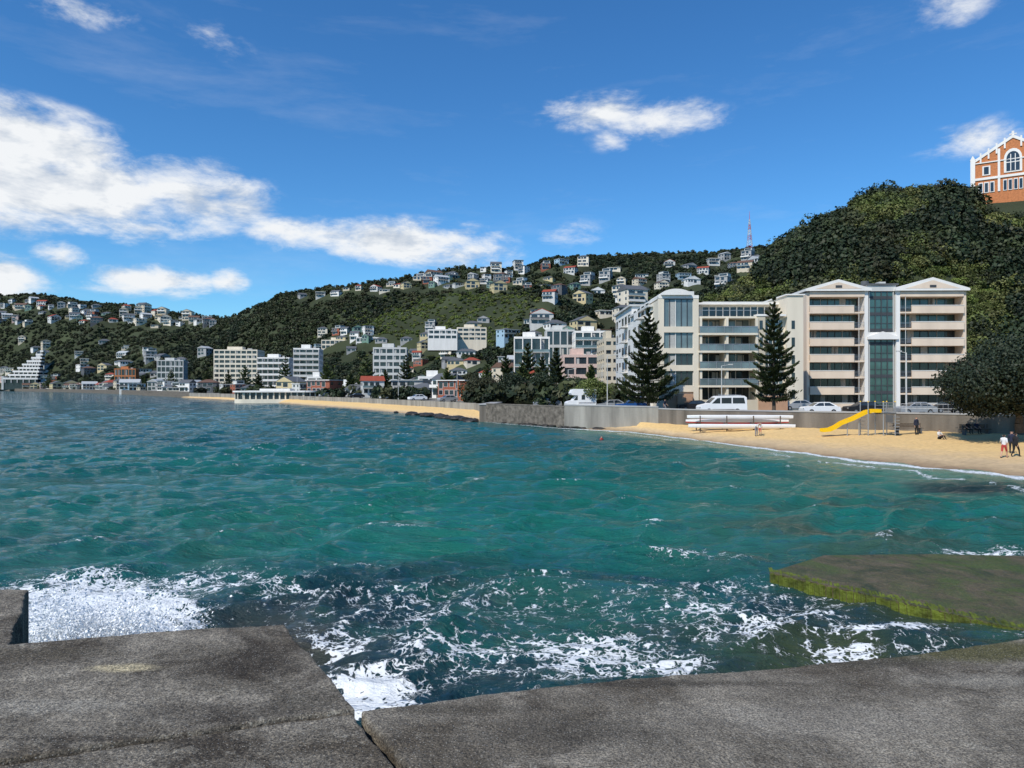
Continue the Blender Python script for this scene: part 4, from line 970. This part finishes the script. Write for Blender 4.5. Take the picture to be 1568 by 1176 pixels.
def spot(px,py,rx,ry,colr,st):
    global base
    cx,cy=pl(px,py)
    v=n.new('ShaderNodeVectorMath'); v.operation='SUBTRACT'; l.new(geo.outputs['Position'],v.inputs[0]); v.inputs[1].default_value=(cx,cy,3.9)
    v2=n.new('ShaderNodeVectorMath'); v2.operation='MULTIPLY'; l.new(v.outputs[0],v2.inputs[0]); v2.inputs[1].default_value=(1/rx,1/ry,0)
    v3=n.new('ShaderNodeVectorMath'); v3.operation='LENGTH'; l.new(v2.outputs[0],v3.inputs[0])
    a=n.new('ShaderNodeMath'); a.operation='MULTIPLY_ADD'; l.new(nspot,a.inputs[0]); a.inputs[1].default_value=1.6; l.new(v3.outputs['Value'],a.inputs[2])
    r=n.new('ShaderNodeMapRange'); r.interpolation_type='SMOOTHSTEP'; l.new(a.outputs[0],r.inputs[0]); r.inputs[1].default_value=1.2; r.inputs[2].default_value=2.1; r.inputs[3].default_value=st; r.inputs[4].default_value=0
    base=mixc(base,colr,r.outputs[0])
spot(195,1022,.22,.06,(.55,.47,.30),.85); spot(385,1015,.30,.22,(.05,.04,.03),.75); spot(470,1070,.22,.12,(.07,.06,.045),.6); spot(60,1080,.5,.10,(.42,.39,.33),.5)
spot(330,1090,.45,.12,(.06,.05,.04),.5); spot(1500,995,.9,.18,(.10,.095,.03),.8); spot(1330,1012,.45,.10,(.07,.062,.045),.65); spot(1520,1040,.5,.1,(.40,.37,.31),.5); spot(900,1120,.5,.16,(.09,.08,.065),.5); spot(1250,1100,.7,.2,(.36,.33,.28),.4); spot(1000,1045,.9,.05,(.06,.052,.04),.65); spot(140,1130,.5,.03,(.05,.04,.03),.6); spot(700,1085,.4,.07,(.07,.06,.045),.6); spot(40,1000,.5,.12,(.10,.085,.06),.6)
base=mixc(base,ramp(tn(95,2,.75),[(.34,g3(.22)),(.66,(1.9,1.87,1.8)),(.5,g3(1))]),.85,'MULTIPLY')
base=mixc(base,ramp(tn(34,4,.75),[(.34,g3(.5)),(.66,(1.55,1.55,1.5))]),.6,'MULTIPLY')
vo=n.new('ShaderNodeTexVoronoi'); vo.inputs['Scale'].default_value=60; l.new(geo.outputs['Position'],vo.inputs[0])
base=mixc(base,(.55,.53,.47),ramp(vo.outputs['Distance'],[(.10,g3(.7)),(.22,g3(0))]))
wet=n.new('ShaderNodeMapRange'); l.new(sepz.outputs[2],wet.inputs[0]); wet.inputs[1].default_value=2.0; wet.inputs[2].default_value=3.85; wet.inputs[3].default_value=.85; wet.inputs[4].default_value=0
base=mixc(base,(.035,.03,.022),wet.outputs[0])
l.new(base,b_c.inputs['Base Color']); b_c.inputs['Roughness'].default_value=.88; b_c.inputs['Specular IOR Level'].default_value=.2
ad=n.new('ShaderNodeMath'); ad.operation='ADD'; l.new(tn(70,4,.75),ad.inputs[0]); l.new(tn(14,5,.6),ad.inputs[1])
bp=n.new('ShaderNodeBump'); bp.inputs['Distance'].default_value=.022; bp.inputs['Strength'].default_value=1; l.new(ad.outputs[0],bp.inputs['Height']); l.new(bp.outputs[0],b_c.inputs['Normal'])
M['conc']=m_c
A=pl(545,1084); A2=pl(553,1085); Jr=pl(625,1176)
dj=(Vector(Jr)-Vector(A2)).normalized(); far=Vector(A2)+dj*4
J2=pl(190,1133); J3=pl(0,1163); dl=(Vector(J3)-Vector(J2)).normalized(); fl=Vector(J3)+dl*6
zt=3.9
def slab(name,poly,z1,z0=-3):
    out=[]
    for i in range(len(poly)):
        a=Vector(poly[i]); c=Vector(poly[(i+1)%len(poly)]); L_=(c-a).length; k=max(1,min(160,int(L_/.04))); nr=Vector((-(c-a).y,(c-a).x)).normalized(); ww=0
        for j in range(k): 
            t=j/k; p=a.lerp(c,t); ww=ww*.8+random.uniform(-.007,.007)
            if j: p+=nr*(ww*min(1,j/4,(k-j)/4)+random.uniform(-.004,.004))
            out.append((p.x,p.y))
    b=MB(); b.prism(out,z0,z1,'z','conc'); return b.obj(name,bevel=.014)
slab('concrete_platform',[(-12,5.75),pl(45,902),(-3.13,4.42),pl(300,962),pl(435,955),pl(500,1030),A,J2,J3,tuple(fl)],zt)
e=.025
slab('concrete_platform',[(A[0]-.01,A[1]-e),(A2[0]-.03,A2[1]-.035),(far.x-.03,far.y),(far.x-.3,-4),(-12,-4),(fl.x,fl.y-e),(J3[0],J3[1]-e),(J2[0],J2[1]-e)],zt-.012)
slab('concrete_platform',[A2,(far.x,far.y),(far.x,-4),(14,-4),(14,8.6),pl(1568,975),pl(1380,1002),pl(1200,1020),pl(1000,1034),pl(820,1051),pl(690,1068)],zt-.005)
# old boat ramp, tilting under the water to the right
m_r,t_r,b_r=newmat('wet_algae_concrete'); n=t_r.nodes; l=t_r.links
geo=n.new('ShaderNodeNewGeometry')
rb=ramp(tn(.9,8,.7,.6),[(.36,(.035,.045,.012)),(.62,(.13,.10,.055)),(.48,(.085,.075,.030))])
rb=mixc(rb,(.065,.095,.012),ramp(tn(.45,6,.7,.8),[(.46,g3(0)),(.60,g3(.85))]))
rb=mixc(rb,ramp(tn(14,5,.75),[(.34,g3(.45)),(.66,g3(1.5))]),.8,'MULTIPLY')
l.new(rb,b_r.inputs['Base Color']); b_r.inputs['Roughness'].default_value=.5; b_r.inputs['Specular IOR Level'].default_value=.4
bp=n.new('ShaderNodeBump'); bp.inputs['Distance'].default_value=.08; l.new(tn(5,6,.7),bp.inputs['Height']); l.new(bp.outputs[0],b_r.inputs['Normal'])
M['wetc']=m_r
M['algae']=mat('algae',(.085,.11,.012),.7,.6,3,bump=.06,bscale=8)
def plw(px,py,z): Y_=(CH-z)*F/(py-592); return (X(px,Y_),Y_)
P0=plw(1178,876,.26);P2=plw(1620,976,.07)
tops=[(*P0,.26),(*P2,.07),(16,14.5,.0),(24,19,-.05),(20,23,-.05),(*plw(1420,848,.12),.12),(*plw(1262,850,.22),.22)]
nn_=len(tops)
b=MB(); ctr=(13.2,18.8,.10); vs=[t for t in tops]+[(t[0],t[1],-3) for t in tops]+[ctr]
b.add(vs,[(i,(i+1)%nn_,2*nn_) for i in range(nn_)]+[(i,nn_+i,nn_+(i+1)%nn_,(i+1)%nn_) for i in range(nn_)],'wetc')
for i in range(110):
    t=i/110; t2=(i+1)/110; a=Vector((*P0,.26)).lerp(Vector((*P2,.07)),t); c=Vector((*P0,.26)).lerp(Vector((*P2,.07)),t2)
    o1=random.uniform(.03,.14); dz=random.uniform(.0,.05)
    b.add([(a.x,a.y-o1,-.4),(c.x,c.y-o1,-.4),(c.x,c.y-o1*.5,c.z-.06+dz),(a.x,a.y-o1*.5,a.z-.06+dz),(c.x+.1,c.y+.14+o1*2,c.z+.01+dz),(a.x+.1,a.y+.14+o1*2,a.z+.01+dz)],[(0,1,2,3),(3,2,4,5)],'algae')
b.obj('boat_ramp')
# ------------------------------------------------------------------ water
U=np.linspace(-1.4,1.9,900); Yw=np.exp(np.linspace(math.log(6.0),math.log(1300),780))
UU,YY=np.meshgrid(U,Yw); XX=UU*YY; PX=784+UU*F
spac=np.maximum(np.gradient(Yw)[:,None]*np.ones_like(UU),YY*(U[1]-U[0]))
sh=shoreY(PX)-YY; amp=np.clip(sh/14,.12,1)
h=np.zeros_like(XX); dx=np.zeros_like(XX); dy=np.zeros_like(XX)
wx=XX+2*(fbm(XX/9+30,YY/9,3)-.5)*2.6; wy=YY+2*(fbm(XX/9+5,YY/9+40,3)-.5)*2.6
for i in range(56):
    lam=.36*(6.0/.36)**(rng.random()); ang=math.radians(-72)+rng.normal(0,.55); k=2*math.pi/lam; d=(math.cos(ang),math.sin(ang))
    a_=.0125*lam**.70; fade=np.clip((lam/spac-2.2)/2.5,0,1); ph=rng.random()*6.28
    th=k*(wx*d[0]+wy*d[1])+ph; s_=np.sin(th)*fade*a_; c_=np.cos(th)*fade*a_
    h+=s_; dx+=c_*d[0]*.8; dy+=c_*d[1]*.8
gust=.55+.9*fbm(XX/22+9,YY/30,3)
h*=amp*gust; dx*=amp*gust; dy*=amp*gust
rampm=np.exp(-((XX-14)/6)**4)*np.exp(-((YY-18.8)/4)**4); h*=1-.65*rampm
def mixn(a,b_,t): t=np.clip(t,0,1)[...,None]; return a*(1-t)+b_*t
c=lambda *v: np.array(v)
nA=fbm(XX/16,YY/9,4); nB=fbm(XX/5+70,YY/3.5,4); nC=fbm(XX/60+20,YY/25,3)
col=np.zeros(XX.shape+(3,))+c(.008,.095,.088)
col=mixn(col,c(.010,.130,.098),np.exp(-((YY-36)/20)**2)*(1-np.clip((500-PX)/500,0,1)*.5))
col=mixn(col,c(.008,.080,.092),np.clip((YY-80)/150,0,1)*.8)
col=mixn(col,col*.55,np.clip((nC-.44)*5,0,1)*.8)
col=mixn(col,col*.6,np.clip((nA-.5)*5,0,1)*.5)
near=np.clip((25-YY+16*(nA-.5))/7,0,1); col=mixn(col,c(.008,.030,.042),near*.9)
col=mixn(col,c(.012,.095,.080),near*np.clip((fbm(XX/4+7,YY/3+3,4)-.44)*6,0,1)*.85)
sn=np.clip(1-sh/16,0,1); col=mixn(col,c(.13,.26,.17),sn**1.6*.85*(PX>880))
br=np.exp(-((PX-1330)/230)**2)*np.exp(-((YY-30)/8)**2); col=mixn(col,c(.06,.06,.03),br*np.clip((nB-.42)*5,0,1)*.85)
br=np.exp(-((PX-1480)/140)**2)*np.exp(-((YY-38)/4)**2); col=mixn(col,c(.012,.028,.028),br*np.clip((nB-.34)*6,0,1)*.95)
br=np.exp(-((PX-1350)/330)**2)*np.exp(-((YY-14)/4)**2); col=mixn(col,c(.05,.065,.022),br*np.clip((nB-.36)*5,0,1)*.9)
br=np.exp(-((PX-820)/200)**2)*np.exp(-((YY-15)/3.5)**2); col=mixn(col,c(.02,.085,.065),br*np.clip((nB-.40)*5,0,1)*.7)
br=np.exp(-((PX-420)/110)**2)*np.exp(-((YY-15)/2.5)**2); col=mixn(col,c(.07,.055,.03),br*.7)
foam=np.zeros_like(XX)
def fb(px,py,rx,ry,wt):
    global foam
    yv=CH*F/(py-592); y2=CH*F/(py-ry-592); r=max(.6,y2-yv); foam=np.maximum(foam,wt*np.exp(-(((PX-px)/rx)**2+((YY-yv)/r)**2)))
for a in [(150,940,150,60,1.7),(330,890,190,22,.78),(470,905,110,18,.66),(560,865,60,8,.55),(565,1060,100,34,1.35),(520,990,80,28,.85),(700,1000,200,40,.74),(900,1000,200,48,.80),(940,975,60,14,.9),(1080,935,90,14,.85),(1020,1020,90,18,.85),
          (1150,960,160,32,.76),(1350,965,120,14,1.0),(1300,990,80,14,.8),(1470,900,100,22,.8),(1550,915,80,40,1.15),(1500,850,80,16,.9),(1230,945,90,12,.85),(1060,850,90,16,.55),(1100,895,140,18,.6),(730,732,18,1.8,.6),(815,709,10,1.2,.5),(850,890,70,14,.58),(650,930,360,60,.50),(1100,930,320,60,.52),(1380,995,180,20,.6)]: fb(*a)
crest=h/(np.std(h[300:500])+1e-6)
foam=np.maximum(foam,np.clip((crest-3.0)*.5,0,.5)*(YY>20)*(YY<180))
foam=foam*(.58+.80*nB)
h+=.55*np.exp(-((PX-150)/95)**2)*np.exp(-((YY-14.6)/1.3)**2)*(.5+nB)
shf=np.exp(-((sh-.7-1.5*(fbm(PX/40,PX*0,3)-.5))/.9)**2)*1.2; shf2=np.exp(-((sh-4.5-3*(fbm(PX/60+9,PX*0,3)-.5))/.7)**2)*.75*(fbm(PX/30+3,PX*0+8,2)>.5)
foam=np.maximum(foam,(shf+shf2)*(PX>860)); foam=np.maximum(foam,np.exp(-((sh-1)/1.2)**2)*.8*(PX>360)*(PX<=860))
m_w,t_w,b_w=newmat('sea_water'); n=t_w.nodes; l=t_w.links
geo=n.new('ShaderNodeNewGeometry')
ac=n.new('ShaderNodeAttribute'); ac.attribute_name='wcol'; af=n.new('ShaderNodeAttribute'); af.attribute_name='foam'
mp=n.new('ShaderNodeMapping'); mp.inputs['Rotation'].default_value=(0,0,.3); mp.inputs['Scale'].default_value=(.5,1.3,1); l.new(geo.outputs['Position'],mp.inputs[0])
def wn(sc,det=5,ro=.6,dist=0,src=None):
    x=n.new('ShaderNodeTexNoise'); x.inputs['Scale'].default_value=sc; x.inputs['Detail'].default_value=det; x.inputs['Roughness'].default_value=ro; x.inputs['Distortion'].default_value=dist; l.new(src or mp.outputs[0],x.inputs[0]); return x
wa=wn(1.2,4,.6,0,geo.outputs['Position']); 
sc_=n.new('ShaderNodeVectorMath'); sc_.operation='SCALE'; sc_.inputs['Scale'].default_value=1.1; l.new(wa.outputs['Color'],sc_.inputs[0])
av=n.new('ShaderNodeVectorMath'); av.operation='ADD'; l.new(geo.outputs['Position'],av.inputs[0]); l.new(sc_.outputs[0],av.inputs[1])
vo=n.new('ShaderNodeTexVoronoi'); vo.feature='DISTANCE_TO_EDGE'; vo.inputs['Scale'].default_value=1.9; l.new(av.outputs[0],vo.inputs[0])
vo2=n.new('ShaderNodeTexVoronoi'); vo2.feature='DISTANCE_TO_EDGE'; vo2.inputs['Scale'].default_value=6; l.new(av.outputs[0],vo2.inputs[0])
fn=wn(3.0,7,.7,.5,geo.outputs['Position'])
def mm(op,a,b_,c_=None,clamp=False):
    x=n.new('ShaderNodeMath'); x.operation=op; x.use_clamp=clamp
    for i,v in enumerate((a,b_,c_)):
        if v is None: continue
        if isinstance(v,(int,float)): x.inputs[i].default_value=v
        else: l.new(v,x.inputs[i])
    return x.outputs[0]
pat=mm('ADD',mm('MULTIPLY',vo.outputs['Distance'],1.5),mm('MULTIPLY',vo2.outputs['Distance'],1.8))
pat=mm('ADD',pat,mm('MULTIPLY_ADD',fn.outputs[0],1.4,-.40))
ff=n.new('ShaderNodeMapRange'); ff.interpolation_type='SMOOTHSTEP'; l.new(mm('SUBTRACT',af.outputs['Fac'],pat),ff.inputs[0]); ff.inputs[1].default_value=-.10; ff.inputs[2].default_value=.12
fc=mm('MULTIPLY',ff.outputs[0],mm('GREATER_THAN',af.outputs['Fac'],.05))
mx=n.new('ShaderNodeMix'); mx.data_type='RGBA'; l.new(fc,mx.inputs[0]); l.new(ac.outputs['Color'],mx.inputs[6]); mx.inputs[7].default_value=(.76,.80,.81,1)
l.new(mx.outputs[2],b_w.inputs['Base Color'])
rg=mm('MULTIPLY_ADD',fc,.6,.08); l.new(rg,b_w.inputs['Roughness']); b_w.inputs['IOR'].default_value=1.33
w1=wn(1.7,6,.66,.3); w2=wn(.4,4,.6,.4); w3=wn(5,3,.6,.2)
hb=mm('ADD',mm('MULTIPLY',w1.outputs[0],.30),mm('MULTIPLY',w2.outputs[0],.36)); hb=mm('ADD',hb,mm('MULTIPLY',fc,.04)); hb=mm('ADD',hb,mm('MULTIPLY',w3.outputs[0],.03))
bp=n.new('ShaderNodeBump'); bp.inputs['Distance'].default_value=1.0; bp.inputs['Strength'].default_value=1.0; l.new(hb,bp.inputs['Height']); l.new(bp.outputs[0],b_w.inputs['Normal'])
PW=np.stack([XX+dx,YY+dy,h],-1)
gridmesh('water',PW,m_w,attrs={'wcol':col,'foam':foam})
# ------------------------------------------------------------------ wave splash
m_f=mat('sea_spray',(.86,.89,.90),.8,.05)
C=[]
for (px_,n_,hh,ww,base_,yb_) in ((150,34000,1.7,.8,0,13.7),(95,24000,1.35,.6,0,13.5),(205,20000,1.15,.6,0,13.9),(265,12000,.75,.4,0,13.6),(60,14000,1.0,.4,0,13.4)):
    cx_=X(px_,yb_); t=rng.random(n_)**1.5; nj=26; ja=rng.normal(0,.5,nj); jl=.45+.55*rng.random(nj); k=rng.integers(0,nj,n_)
    r_=t*hh*jl[k]*1.25; z_=base_+r_*np.cos(ja[k])+rng.normal(0,.04,n_); x_=cx_+np.sin(ja[k])*r_*1.2+rng.normal(0,.06+.12*t,n_)*ww*1.6+rng.normal(0,ww*.35,n_)*(1-t*.6); y_=yb_+rng.normal(0,.35,n_)
    C.append(np.stack([x_,y_,z_+.05],-1))
C=np.concatenate(C); sz=.010+.03*rng.random(len(C))**3
big=C[:,2]<.6; sz=np.where(big&(rng.random(len(C))<.35),sz+.022,sz)
V=leafquads(C,rng.normal(0,1,C.shape),sz*1.3,aspect=1.0)
quadsoup('wave_splash',V,rng.random(len(V)),m_f)
print('houses',len(houses))
